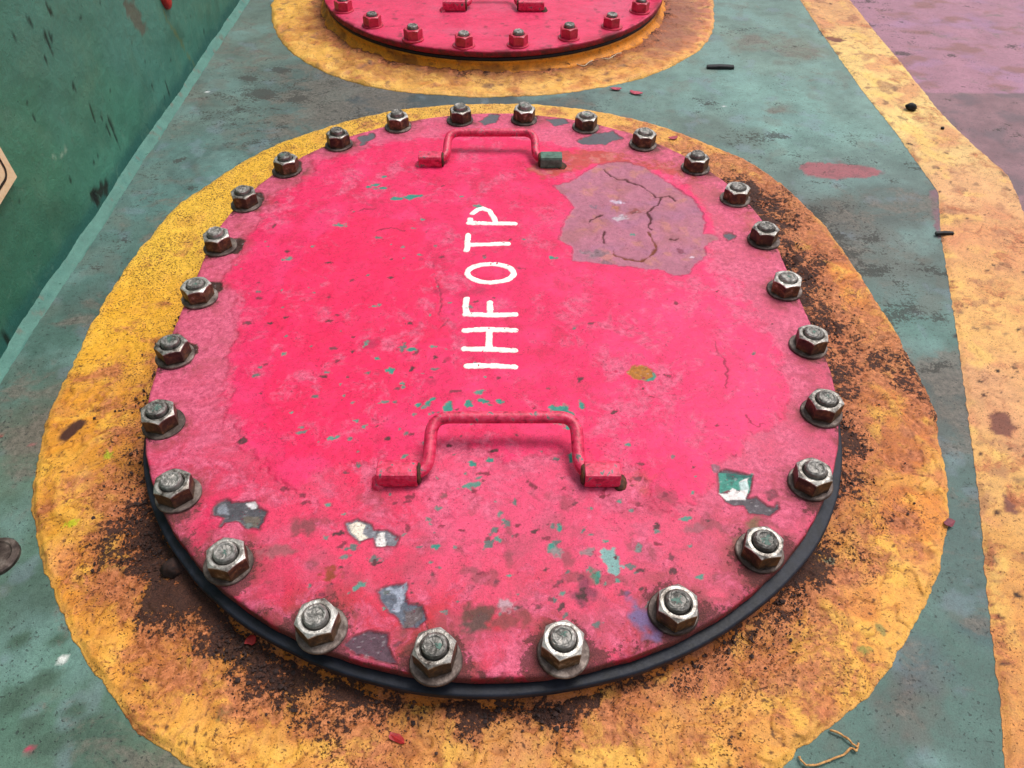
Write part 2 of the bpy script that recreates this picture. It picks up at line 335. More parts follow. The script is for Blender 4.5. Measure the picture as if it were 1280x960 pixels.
# ------------------------------------------------------------------ deck
def deck_h(x, y):
    return 0.0014 * fbm(x, y, 0.16, 4, 101) + 0.0005 * fbm(x, y, 0.03, 3, 102)
def axis(lo, a, b, hi, fine, n=24):
    left = a - (a - lo) * (np.linspace(1, 0, n, endpoint=False) ** 2)
    right = b + (hi - b) * (np.linspace(0, 1, n + 1)[1:] ** 2)
    return np.concatenate([left, np.arange(a, b, fine), [b], right])
def build_deck():
    xs = axis(WALL_X - 0.012, WALL_X + 0.001, 1.22, 7.0, 0.0036); ys = axis(-6.0, -0.62, 1.32, 9.0, 0.0036)
    X, Y = np.meshgrid(xs, ys); x = X.ravel(); y = Y.ravel()
    A = [((380,110),(84,106,100)),((470,130),(74,84,88)),((280,130),(92,118,110)),((200,230),(80,124,118)),((150,330),(76,114,106)),((60,450),(72,112,100)),
         ((30,600),(84,114,96)),((30,750),(80,114,98)),((80,850),(82,124,104)),((150,940),(80,112,94)),((950,60),(108,138,126)),((930,130),(108,152,142)),
         ((1000,150),(106,152,142)),((1080,130),(110,146,136)),((1050,300),(96,100,94)),((1100,250),(90,110,104)),((1130,350),(90,116,110)),((1150,400),(86,130,120)),
         ((1180,500),(86,96,90)),((1200,700),(76,106,100)),((1160,850),(74,110,100)),((1100,930),(74,110,100)),((900,160),(96,120,110)),((600,125),(76,90,92)),((320,60),(100,122,112))]
    wx = x + 0.05 * fbm(x, y, 0.10, 4, 31); wy = y + 0.05 * fbm(x, y, 0.10, 4, 32)
    p = Paint(x, y, idw(wx, wy, wpx([a for a, _ in A]), [S(*c) for _, c in A]), 0.52)
    n1 = fbm(x, y, 0.07, 5, 33); n2 = fbm(x, y, 0.018, 4, 34); n3 = fbm(x, y, 0.30, 3, 35)
    p.mul(1 + 0.22 * n1 + 0.14 * n2)
    p.la = np.clip(0.24 + 0.12 * n3 + 0.08 * n1 + 0.07 * (y > 0.1) * (x < 0.2), 0, 0.5) * np.where(y < -0.05, 0.7, 1.0); p.lb = np.clip(0.27 + 0.16 * fbm(x, y, 0.2, 3, 45) + 0.10 * ss(0.05, 0.5, y) * (x < 0.2), 0, 0.6)
    # chalky blue-green repaint, grime and brown run-off
    p.mix(0.45 * ss(0.1, 0.6, fbm(x, y, 0.12, 5, 36)), S(112, 156, 150))
    p.mix(0.20 * ss(0.15, 0.65, fbm(x * 0.8, y, 0.085, 5, 37)), S(66, 72, 72), 0.62, grit=0.7)
    p.mix(0.30 * ss(0.28, 0.6, fbm(x, y, 0.06, 5, 38)), S(112, 100, 88), 0.65)
    p.mix(0.30 * ss(0.35, 0.6, fbm(x, y, 0.05, 4, 39)), S(122, 140, 156)); p.c *= 1.06; gy = p.c.mean(1, keepdims=True); p.c += (gy - p.c) * 0.22
    # worn streaks sweeping round between the covers
    sx, sy = at(300, 195)[:2]; rr = np.hypot(x - sx, (y - sy) * 0.8)
    m = np.exp(-(rr / 0.14) ** 2)
    sw = fbm(rr + 0 * x, np.arctan2(y - sy, x - sx) * 0.02, 0.02, 4, 46) + 0.5 * n1
    p.mix(0.45 * m * ss(0.1, 0.7, sw), S(62, 80, 80)); p.mix(0.3 * m * ss(0.1, 0.7, -sw), S(118, 154, 148)); p.la += 0.14 * m * ss(0.0, 0.6, sw)
    for (u, v), rad, c, a in (((470,120),0.14,(62,68,74),0.75),((395,112),0.09,(74,82,84),0.6),((240,120),0.05,(120,104,88),0.5),((110,390),0.05,(66,72,70),0.55),((60,505),0.07,(110,86,70),0.6),
                              ((1010,270),0.10,(86,78,72),0.75),((1110,330),0.07,(104,82,72),0.6),((1130,260),0.06,(84,88,86),0.5),((1185,470),0.05,(88,80,78),0.75),((1190,540),0.05,(82,84,82),0.6),
                              ((1000,60),0.08,(132,112,84),0.5),((930,52),0.05,(128,108,90),0.5),((975,135),0.03,(116,96,78),0.6),((1130,890),0.03,(120,80,78),0.6),((1150,830),0.03,(90,88,110),0.6),((1225,790),0.02,(52,64,84),0.6),
                              ((30,560),0.05,(112,90,74),0.6),((210,955),0.05,(120,106,66),0.5)):
        q = at(u, v); d = np.hypot(x - q[0], y - q[1]) / rad
        m = ss(1.25, 0.2, d + 0.45 * fbm(x, y, rad * 0.7, 4, int(u)))
        p.mix(0.55 * a * m, S(*c), 0.6, grit=0.62); p.lb += 0.35 * a * m; p.la += 0.12 * a * m
    # dark scuffs and blots
    for k in range(240):
        if k < 200: u, v = rnd.uniform(870, 1190), rnd.uniform(0, 470)
        elif k < 300: u, v = rnd.uniform(0, 230), rnd.uniform(560, 960)
        elif k < 370: u, v = rnd.uniform(90, 560), rnd.uniform(20, 400)
        else: u, v = rnd.uniform(1100, 1260), rnd.uniform(450, 960)
        q = at(u, v); s_ = rnd.uniform(0.004, 0.016)
        p.scuff(q[0], q[1], s_ * rnd.uniform(1.5, 4), s_, rnd.gauss(0, 0.4), rnd.uniform(0.05, 0.18) * (1 if v < 480 else 0.7))
    for u, v, s_ in ((58,850,.011),(22,873,.014),(95,888,.008),(100,915,.010),(40,905,.01),(130,925,.012),(75,800,.007),(120,905,.014),(150,955,.012),(25,800,.009),(60,930,.012)):
        q = at(u, v); p.spot(q[0], q[1], s_ * 1.1, s_ * 0.8, 0.4, S(74, 98, 84), 0.5, 0, 0.5, 0.3, u)
    for u, v, s_ in ((330,118,.012),(372,124,.009),(310,98,.008),(350,88,.01),(225,200,.006),(240,235,.007),(1033,40,.012)):
        q = at(u, v); p.scuff(q[0], q[1], s_ * 2, s_ * 1.2, rnd.gauss(0, .5), 0.45)
    # worn fade beside the wall weld
    p.mix(0.55 * ss(0.10, 0.0, x - WALL_X) * ss(-0.3, 0.4, fbm(x, y, 0.08, 4, 44)), S(104, 118, 108), 0.6, grit=0.7)
    # red-brown oval touch-up, sliver beside the stripe
    p.chip(wpx([(998,208),(1010,203),(1045,204),(1080,207),(1104,214),(1085,222),(1040,224),(1010,219)]), S(158, 92, 98), 0.5, 0.0004, 0.004, 0.0012, 51)
    p.mix(0.5 * ss(0.0, 0.5, n2) * (np.hypot((x - at(1050,213)[0]) / 0.07, (y - at(1050,213)[1]) / 0.03) < 1), S(112, 78, 82))
    p.chip(wpx([(1160,240),(1172,236),(1176,300),(1172,300)]), S(128, 96, 104), 0.55, 0.0003, 0.003, 0.001, 52)
    for u, v, c in ((35,938,(200,40,90)),(0,545,(160,90,80)),(1010,520,(90,60,60)),(1195,420,(60,50,50)),(905,133,(220,220,220)),(258,115,(235,235,235)),(80,825,(230,230,225)),(1080,15,(230,230,225)),(1098,115,(210,205,200)),(40,556,(200,80,90))):
        q = at(u, v); p.spot(q[0], q[1], 0.0035, 0.0028, 0, S(*c), 0.6, 0, 0.3, 0.4, u)
    # maroon walkway beyond the stripe, newer mauve coat at its far end
    edge = stripe_right(y) - 0.02
    mm = ss(-0.004, 0.004, x - edge)
    yb = at(1220, 117)[1]
    far = ss(-0.004, 0.004, y - yb + 0.004 * fbm(x, y, 0.05, 3, 61))
    near_c = S(138, 104, 110) * (1 + 0.25 * n1 + 0.15 * n2)[:, None]
    far_c = S(166, 118, 134) * (1 + 0.16 * n1 + 0.08 * n2)[:, None]
    far_c = far_c + (S(150, 122, 170) - far_c) * (0.25 * ss(0.05, 0.6, fbm(x, y, 0.10, 4, 62)))[:, None]
    far_c = far_c + (S(136, 92, 80) - far_c) * (0.65 * ss(0.1, 0.6, fbm(x, y * 1.6, 0.08, 5, 63)))[:, None]
    near_c = near_c + (S(106, 90, 96) - near_c) * (0.7 * ss(0.0, 0.6, fbm(x, y, 0.05, 4, 64)))[:, None]
    cc = near_c * (1 - far)[:, None] + far_c * far[:, None]
    p.c += (cc - p.c) * mm[:, None]
    for k in range(120):
        u, v = rnd.uniform(1080, 1280), rnd.uniform(0, 260); q = at(u, v)
        if q[0] < stripe_right(np.array([q[1]]))[0]: continue
        s_ = rnd.uniform(0.004, 0.012); p.scuff(q[0], q[1], s_ * rnd.uniform(1, 3), s_, rnd.gauss(0, .5), rnd.uniform(0.08, 0.2))
    z = deck_h(x, y) + p.h
    V = np.stack([x, y, z], 1)
    me = mesh_np('deck', V, grid_faces(len(xs), len(ys)), M_deck, p.c, p.r, p.g, layers=(p.la, p.lb))
    return tag(link('deck', me), 'green painted steel deck with maroon walkway, scuffed and stained', kind='structure')

STRIPE_L = wpx([(1000,0),(1030,45),(1075,110),(1120,166),(1165,230),(1173,242),(1175,290),(1185,345),(1195,410),(1205,480),(1215,560),(1225,640),(1232,720),(1240,800),(1250,880),(1256,960)])
STRIPE_R = wpx([(1062,0),(1090,36),(1130,84),(1170,135),(1215,181),(1258,218),(1268,236),(1282,275)])
def stripe_left(y):
    P = sorted([(q[1], q[0]) for q in STRIPE_L] + [(3.0, 0.66), (-1.5, 0.06), (9, .66), (-6, -0.85)]); return np.interp(y, [a for a, _ in P], [b for _, b in P])
def stripe_right(y):
    P = sorted([(q[1], q[0]) for q in STRIPE_R] + [(3.0, 0.775), (9, .775)] + [(q[1] - 0.015, q[0] + 0.118) for q in STRIPE_L if q[1] < 0.20] + [(-1.5, 0.19), (-6, -1.36)]); return np.interp(y, [a for a, _ in P], [b for _, b in P])
deck = build_deck()

# ------------------------------------------------------------------ yellow stripe
def build_stripe():
    ys = np.concatenate([np.linspace(-1.3, -0.6, 40, endpoint=False), np.arange(-0.6, 1.35, 0.0026), np.linspace(1.36, 3.0, 60)]); nu = 62
    us = np.concatenate([[0, 0], np.linspace(0, 1, nu - 4), [1, 1]])
    U, Y = np.meshgrid(us, ys); l = stripe_left(ys); r = stripe_right(ys)
    k = np.ones(7) / 7
    l = np.convolve(np.pad(l, 3, 'edge'), k, 'valid'); r = np.convolve(np.pad(r, 3, 'edge'), k, 'valid')
    l = l + 0.0016 * fbm(ys, ys * 0, 0.012, 3, 71); r = r + 0.0016 * fbm(ys, ys * 0 + 5, 0.012, 3, 72)
    X = l[:, None] + (r - l)[:, None] * U; x = X.ravel(); y = Y.ravel()
    A = [((1040,10),(222,164,108)),((1090,80),(246,204,126)),((1130,150),(246,208,130)),((1180,190),(232,190,124)),((1210,240),(230,172,118)),((1220,300),(226,158,104)),
         ((1230,400),(238,180,104)),((1240,500),(222,162,112)),((1250,600),(230,174,100)),((1260,700),(224,162,84)),((1265,800),(222,150,78)),((1270,900),(222,150,80))]
    wx = x + 0.05 * fbm(x, y, 0.08, 4, 73); wy = y + 0.05 * fbm(x, y, 0.08, 4, 74)
    p = Paint(x, y, idw(wx, wy, wpx([a for a, _ in A]), [S(*c) for _, c in A]), 0.5)
    n1 = fbm(x, y, 0.05, 5, 75); n2 = fbm(x, y, 0.014, 4, 76)
    p.mul(1 + 0.12 * n1 + 0.10 * n2)
    p.mix(0.65 * ss(0.05, 0.6, fbm(x, y, 0.07, 5, 77)), S(216, 138, 96))
    p.mix(0.5 * ss(0.15, 0.6, fbm(x, y, 0.06, 5, 78)), S(250, 206, 104))
    p.mix(0.6 * ss(0.3, 0.62, fbm(x, y, 0.045, 5, 79)), S(168, 112, 86), 0.6, grit=0.8)
    p.mix(0.6 * ss(0.5, 0.75, fbm(x, y, 0.03, 5, 80)), S(104, 78, 70), 0.7, grit=0.9)
    p.la = np.clip(0.13 + 0.10 * n1, 0, 1); p.lb = np.clip(0.34 + 0.2 * fbm(x, y, 0.12, 3, 84), 0, 1) * 1.0; p.c *= 0.95
    # overlapping coats of thick paint leave curled ridges
    w1 = fbm(x, y, 0.09, 4, 81); lay = sum(ss(t - 0.012, t + 0.012, w1) for t in (-0.35, 0.0, 0.35))
    p.h += 0.0006 * lay + 0.0007 * fbm(x, y, 0.02, 4, 82)
    for t in (-0.35, 0.0, 0.35): p.mix(0.45 * ss(0.03, 0.0, np.abs(w1 - t + 0.02)), S(150, 86, 60))
    for k in range(230):
        u, v = rnd.uniform(1000, 1280), rnd.uniform(0, 960); q = at(u, v)
        s_ = rnd.uniform(0.0008, 0.0028); p.spot(q[0], q[1], s_ * rnd.uniform(1, 2), s_, rnd.gauss(0, .8), S(*rnd.choice(((48,34,34),(70,44,40),(90,60,50)))), 0.7, 0, 0.4, 0.6, k)
    for P_ in ([(1030,46),(1046,48),(1058,52),(1050,54),(1036,52)], [(1235,520),(1255,515),(1268,535),(1262,550),(1242,545)], [(1252,620),(1275,628),(1270,645),(1255,640)]):
        p.chip(wpx(P_), S(132, 84, 70), 0.7, -0.0005, 0.004, 0.002, 83)
    z = deck_h(x, y) + 0.0006 + (0.0007 + p.h) * (ss(0, 0.05, U) * ss(1, 0.95, U)).ravel(); z = z.reshape(U.shape); z[:, 0] -= 0.006; z[:, -1] -= 0.006
    me = mesh_np('painted_stripe', np.stack([x, y, z.ravel()], 1), grid_faces(len(us), len(ys)), M_ring, p.c, p.r, p.g, layers=(p.la, p.lb))
    return link('painted_stripe', me, deck)
stripe = build_stripe()
stripe['label'] = 'broad weathered yellow stripe between green deck and maroon walkway'

# ------------------------------------------------------------------ yellow rings round the manholes
RING_PX = [(240,960),(215,945),(160,905),(150,885),(135,860),(100,815),(85,780),(70,750),(60,720),(48,690),(45,660),(41,640),(42,600),(48,575),(55,540),(65,510),(80,480),(95,450),(110,415),(135,370),(165,325),(190,295),(225,255),(260,232),(300,205),(350,180),(400,163),(450,148),(500,138),(560,132),(620,130),(680,132),(740,139),(800,152),(850,167),(900,187),(940,205),(985,238),(1005,258),(1030,282),(1050,310),(1075,345),(1100,385),(1125,425),(1140,455),(1163,500),(1170,520),(1172,550),(1181,590),(1184,620),(1184,650),(1178,690),(1172,715),(1160,745),(1150,770),(1135,795),(1115,830),(1085,870),(1060,890),(1030,915),(1000,935),(985,955),(900,1012),(800,1045),(640,1062),(480,1048),(340,1008),(280,982)]
FAR_RING_PX = [(339,5),(340,20),(345,40),(360,62),(385,80),(420,96),(460,108),(510,116),(560,120),(620,121),(680,119),(730,113),(780,104),(820,92),(850,78),(875,62),(888,45),(893,25),(893,5)]
COAM_R = 0.3585
def ring_radius(px, centre, n, fill=None):
    P = np.array(wpx(px)) - centre; s = station(P[:, 0], P[:, 1]); r = core_dist(P[:, 0], P[:, 1])
    if fill: s = np.append(s, [a for a, _ in fill]); r = np.append(r, [b for _, b in fill])
    o = np.argsort(s); s, r = s[o], r[o]; s = np.concatenate([s - 1, s, s + 1]); r = np.tile(r, 3)
    return np.interp(np.arange(n) / n, s, r)
def crumb_mask(x, y, d):
    """where loose dirt gathers: close to the coaming, less on the windward side"""
    lx, ly = to_local(x, y)
    lee = ss(-0.25, 0.25, lx * 0.9 - ly * 0.9 + 0.12) * 0.85 + 0.15
    lee = np.maximum(lee, ss(0.05, -0.2, ly))
    return np.clip(np.exp(-d / 0.030) * lee, 0, 1), lee
DIRT = [(200,300,.12),(240,300,.2),(330,200,.15),(150,400,.1),(200,420,.3),(450,160,.25),(60,560,.1),(100,600,.15),(160,600,.42),(170,560,.45),(80,640,.25),(130,620,.4),(170,650,.72),(190,690,.8),(130,690,.55),(60,720,.1),(150,740,.4),(200,760,.7),(110,800,.1),(200,830,.28),(270,790,.75),(320,840,.66),(250,880,.22),(380,880,.62),(330,930,.22),(450,880,.66),(480,920,.36),(600,890,.75),(700,890,.78),(760,880,.55),(650,930,.24),(750,935,.15),(550,950,.2),(850,850,.5),(830,900,.28),(900,800,.66),(930,830,.4),(900,870,.32),(970,860,.46),(1000,900,.15),(1000,720,.68),(970,760,.58),(1020,780,.33),(1100,770,.1),(1060,680,.46),(1050,620,.62),(1090,640,.38),(1150,700,.08),(1060,560,.66),(1120,580,.24),(1160,600,.08),(1040,480,.68),(1100,450,.6),(1150,490,.66),(1130,540,.2),(1090,500,.3),(1020,400,.7),(1060,400,.46),(1100,400,.15),(1000,340,.7),(1030,330,.46),(1060,340,.12),(970,280,.72),(1000,280,.55),(1030,290,.1),(930,235,.7),(950,225,.3),(890,200,.5),(900,190,.15),(800,160,.3),(700,140,.2),(600,135,.35)]
def dirt_field(x, y):
    """how thickly soil and rust lie on the near ring (surveyed)"""
    wx2 = x + 0.012 * fbm(x, y, 0.03, 3, 220); wy2 = y + 0.012 * fbm(x, y, 0.03, 3, 221); num = np.zeros(x.shape); den = np.zeros(x.shape)
    for u, v, a in DIRT:
        q = at(u, v); w = 1.0 / ((wx2 - q[0]) ** 2 + (wy2 - q[1]) ** 2 + 1.5e-4) ** 2; num += w * a; den += w
    return num / den
def build_ring(centre, px, n, nr, seed, near):
    bx, by, nx, ny = outline(n)
    fill = None if near else [(0.0, 0.47), (0.1, 0.47), (0.2, 0.47), (0.3, 0.472), (0.7, 0.475), (0.8, 0.475), (0.9, 0.47)]
    ro = ring_radius(px, centre, n, fill)
    ro = np.convolve(np.concatenate([ro[-4:], ro, ro[:4]]), np.ones(9) / 9, 'valid')
    sx = (bx + nx * ro) + centre[0]; sy = (by + ny * ro) + centre[1]
    ro = ro + 0.0022 * fbm(sx, sy, 0.018, 4, seed)
    us = np.concatenate([[0.0], np.linspace(0, 1, nr - 2), [1.0]])
    RR = (COAM_R - 0.006) + (ro - COAM_R + 0.006)[None, :] * us[:, None]
    x = (bx[None] + nx[None] * RR + centre[0]).ravel(); y = (by[None] + ny[None] * RR + centre[1]).ravel(); r = RR.ravel(); d = r - COAM_R
    lx, ly = x - centre[0], y - centre[1]
    if near:
        A = [((200,300),(244,192,66)),((130,400),(242,178,52)),((80,550),(228,152,50)),((70,640),(228,160,56)),((90,720),(232,152,52)),((180,640),(158,90,42)),((150,700),(168,98,46)),((130,800),(230,156,62)),((250,830),(206,132,58)),
             ((350,900),(228,152,70)),((250,920),(238,168,74)),((500,930),(226,152,80)),((700,930),(226,156,80)),((850,900),(226,156,74)),((950,850),(226,156,74)),((1000,800),(232,166,70)),((1050,720),(226,150,74)),((1120,720),(236,166,74)),
             ((1150,650),(228,142,58)),((1100,600),(208,122,54)),((1060,540),(176,94,50)),((1130,520),(204,122,58)),((1050,440),(176,90,46)),((1090,430),(228,162,74)),((1010,330),(158,80,46)),((1050,350),(218,132,60)),((960,250),(160,86,52)),
             ((990,255),(226,152,80)),((880,195),(230,166,80)),((780,155),(232,172,84)),((650,140),(236,182,88)),((450,155),(238,182,70)),((330,195),(238,182,58))]
    else:
        A = [((360,20),(238,178,80)),((400,70),(236,176,84)),((500,105),(226,166,84)),((620,112),(238,180,96)),((740,100),(240,176,90)),((830,75),(226,150,80)),((880,40),(214,134,90)),((860,10),(200,122,90)),((470,85),(196,132,70)),((390,30),(206,138,64))]
    wx = x + 0.022 * fbm(x, y, 0.05, 4, seed + 1); wy = y + 0.022 * fbm(x, y, 0.05, 4, seed + 2)
    p = Paint(x, y, idw(wx, wy, wpx([a for a, _ in A]), [S(*c) for _, c in A], 3.5), 0.5)
    n1 = fbm(x, y, 0.035, 5, seed + 3); n2 = fbm(x, y, 0.010, 4, seed + 4)
    p.mul(1 + 0.10 * n1 + 0.12 * n2)
    dm, lee = crumb_mask(lx, ly, d)
    # thick lumpy coats: bright crests, brown hollows, curled edges
    w1 = fbm(x, y, 0.075, 4, seed + 5); w2 = 1 - np.abs(fbm(x, y, 0.11, 3, seed + 6))
    p.mix(0.55 * ss(0.05, 0.55, n1) * (0.35 + 0.65 * lee), S(246, 192, 78) if near else S(248, 200, 104))
    p.mix(0.60 * ss(0.08, 0.6, fbm(x, y, 0.045, 5, seed + 7)) * (0.25 + 0.75 * lee), S(196, 112, 56), 0.55)
    p.mix(0.40 * ss(0.2, 0.65, fbm(x, y, 0.06, 5, seed + 8)) * lee, S(212, 136, 96), 0.55)
    lay = sum(ss(t - 0.02, t + 0.02, w1) for t in (-0.3, 0.05, 0.4))
    p.h += (0.0013 * lay + 0.0020 * ss(0.70, 1.0, w2)) * (0.3 + 0.7 * lee) + 0.0008 * fbm(x, y, 0.014, 4, seed + 9); p.mix(0.35 * lee * ss(0.8, 1.0, w2), S(248, 190, 84))
    for t in (-0.3, 0.05, 0.4): p.mix(0.5 * lee * ss(0.045, 0.0, np.abs(w1 - t + 0.03)), S(140, 78, 40))
    # rust-brown wash near the coaming, then dark grit
    p.mix((0.30 if near else 0.85) * ss(0.12, 0.75, np.exp(-np.maximum(d, 0) / 0.045) * (0.35 + 0.75 * lee) + 0.20 * fbm(x, y, 0.04, 5, seed + 10)), S(136, 74, 40), 0.62, grit=0.75)
    if near:
        g = fbm(x, y, 0.030, 6, seed + 11, 0.62) + 0.45 * fbm(x, y, 0.007, 3, seed + 12)
        dk = np.exp(-np.maximum(d, 0) / 0.036) * (0.25 + 0.85 * lee)
        dirt = dirt_field(x, y)
        p.la = np.clip(dirt * 0.85 - 0.03 + 0.10 * fbm(x, y, 0.05, 3, seed + 22) + 0.20 * np.exp(-np.maximum(d, 0) / 0.010) * ss(0.15, 0.5, dirt), 0, 0.85)
        p.lb = np.clip(0.24 + 0.66 * dirt + 0.20 * fbm(x, y, 0.06, 4, seed + 23) - 0.07 * ss(0.1, -0.2, lx) * ss(-0.1, 0.1, ly), 0, 0.9); p.g += 0.22 * ss(0.1, 0.45, dirt); p.lb += 0.13 * ss(0.2, 0.34, lx) * ss(-0.35, -0.1, ly)
        p.h += ss(0.35, 0.7, p.la) * 0.0010 * (0.4 + np.abs(fbm(x, y, 0.006, 3, seed + 13)))
        # scattered dark crumbs' stains and pin-holes
        sc = fbm(x, y, 0.0055, 3, seed + 14); p.mix(0.85 * ss(0.62, 0.78, sc + 0.25 * fbm(x, y, 0.05, 3, seed + 15) + 0.12 * lee - 0.10), S(70, 42, 34), 0.7)
        # upper-left is clean bright yellow but finely pitted
        p.g += (0.88 - p.g) * ss(0.1, -0.2, lx) * ss(-0.15, 0.1, ly)
        p.spot(*at(91, 540)[:2], 0.017, 0.0075, 1.1, S(78, 46, 36), 0.75, -0.001, 0.25, 0.25, 5)
        for u, v, c in ((137,572,(170,170,40)),(92,660,(196,190,40)),(145,712,(150,150,60)),(420,905,(150,140,60)),(1078,815,(150,140,70)),(235,660,(60,120,100)),(1035,705,(70,140,120)),(282,893,(80,120,70)),(1100,790,(160,140,80))):
            q = at(u, v); p.spot(q[0], q[1], 0.006, 0.004, rnd.uniform(0, 3), S(*c), 0.7, 0.0004, 0.4, 0.7, u)
    else:
        g = fbm(x, y, 0.03, 5, seed + 11)
        p.la = np.clip(0.22 + 0.32 * np.exp(-np.maximum(d, 0) / 0.02) + 0.12 * g, 0, 0.7); p.lb = np.clip(0.25 + 0.4 * np.exp(-np.maximum(d, 0) / 0.03) + 0.15 * g, 0, 0.8)
        p.mix(0.75 * ss(0.35, 0.75, np.exp(-np.maximum(d, 0) / 0.03) + 0.4 * g - 0.1), S(94, 58, 40), 0.7)
        p.mix(0.7 * ss(0.38, 0.7, g), S(120, 88, 72), 0.65)
        p.mix(0.8 * ss(0.0, 0.10, lx - 0.25) * ss(0.05, 0.0, d - 0.06 + 0.02 * g), S(150, 96, 78), 0.6)
    # worn rim of the ring
    p.mix(0.35 * ss(0.010, 0.0, r.reshape(RR.shape)[-1].repeat(1)[None].repeat(len(us), 0).ravel() - r + 0.003 * n2), S(248, 196, 104))
    edge_in = RR[-1][None].repeat(len(us), 0).ravel() - r
    z = deck_h(x, y) + 0.0006 + (0.0007 + p.h) * ss(0.0, 0.007, edge_in)
    z = z.reshape(RR.shape); z[0] -= 0.01; z[-1] -= 0.008
    me = mesh_np('painted_ring', np.stack([x, y, z.ravel()], 1), grid_faces(n, len(us), True)[:, ::-1], M_ring, p.c, p.r, p.g, layers=(p.la, p.lb))
    return link('painted_ring', me, deck)
ring_near = build_ring(np.zeros(2), RING_PX, 2300, 96, 200, True)
ring_near['label'] = 'yellow painted ring, gritty with dark dirt, round the lettered manhole cover'
ring_far = build_ring(FAR, FAR_RING_PX, 1000, 48, 300, False)
ring_far['label'] = 'yellow painted ring round the manhole cover with pink painted nuts'

# ------------------------------------------------------------------ coamings (welded rims the covers sit on)
def build_coaming(centre, seed, parent):
    n = 900; bx, by, nx, ny = outline(n)
    prof = [(0.332, 0.0195), (0.345, 0.0200), (0.3560, 0.0200), (0.3580, 0.0190), (0.3585, 0.0165), (0.3586, 0.0145), (0.3592, 0.0118), (0.3615, 0.0090), (0.3655, 0.0064), (0.3690, 0.0044), (0.3715, 0.0028), (0.3745, -0.004)]
    rr = np.array([a for a, _ in prof])[:, None] + np.zeros((1, n)); zz = np.array([b for _, b in prof])[:, None] + np.zeros((1, n))
    x = (bx + nx * rr + centre[0]).ravel(); y = (by + ny * rr + centre[1]).ravel(); z = zz.ravel()
    ang = np.arange(n) / n * 60; wob = (0.0007 * fbm(ang, ang * 0, 0.6, 3, seed))[None] * np.array([0, 0, 0, 1, 1, 1, 1.2, 1.6, 2, 2, 2, 2])[:, None]
    x += (nx[None] * wob).ravel(); y += (ny[None] * wob).ravel()
    s2 = np.tile(np.arange(n) / n * 3.05, len(prof))
    p = Paint(s2, z * 2, S(232, 142, 30) if seed > 400 else S(206, 116, 36), 0.45)
    q = fbm(s2, z * 2, 0.03, 5, seed + 1); p.mul(1 + 0.25 * q)
    p.mix(0.7 * ss(0.1, 0.6, fbm(s2, z * 2, 0.07, 5, seed + 2)), S(140, 78, 34), 0.6); p.la[:] = (0.22 if seed > 400 else 0.42) + 0.14 * q - 0.25 * ss(0.010, 0.016, z); p.lb[:] = 0.25 if seed > 400 else 0.5
    p.mix(0.6 * ss(0.3, 0.7, fbm(s2, z * 3, 0.03, 5, seed + 3)), S(66, 40, 30), 0.7)
    p.mix(0.5 * ss(0.0045, 0.001, z), S(120, 64, 34), 0.7)
    me = mesh_np('coaming', np.stack([x, y, z], 1), grid_faces(n, len(prof), True)[:, ::-1], M_ring, p.c, p.r, p.g, layers=(p.la, p.lb))
    return link('coaming', me, parent)
build_coaming(np.zeros(2), 400, deck); build_coaming(FAR, 420, deck)

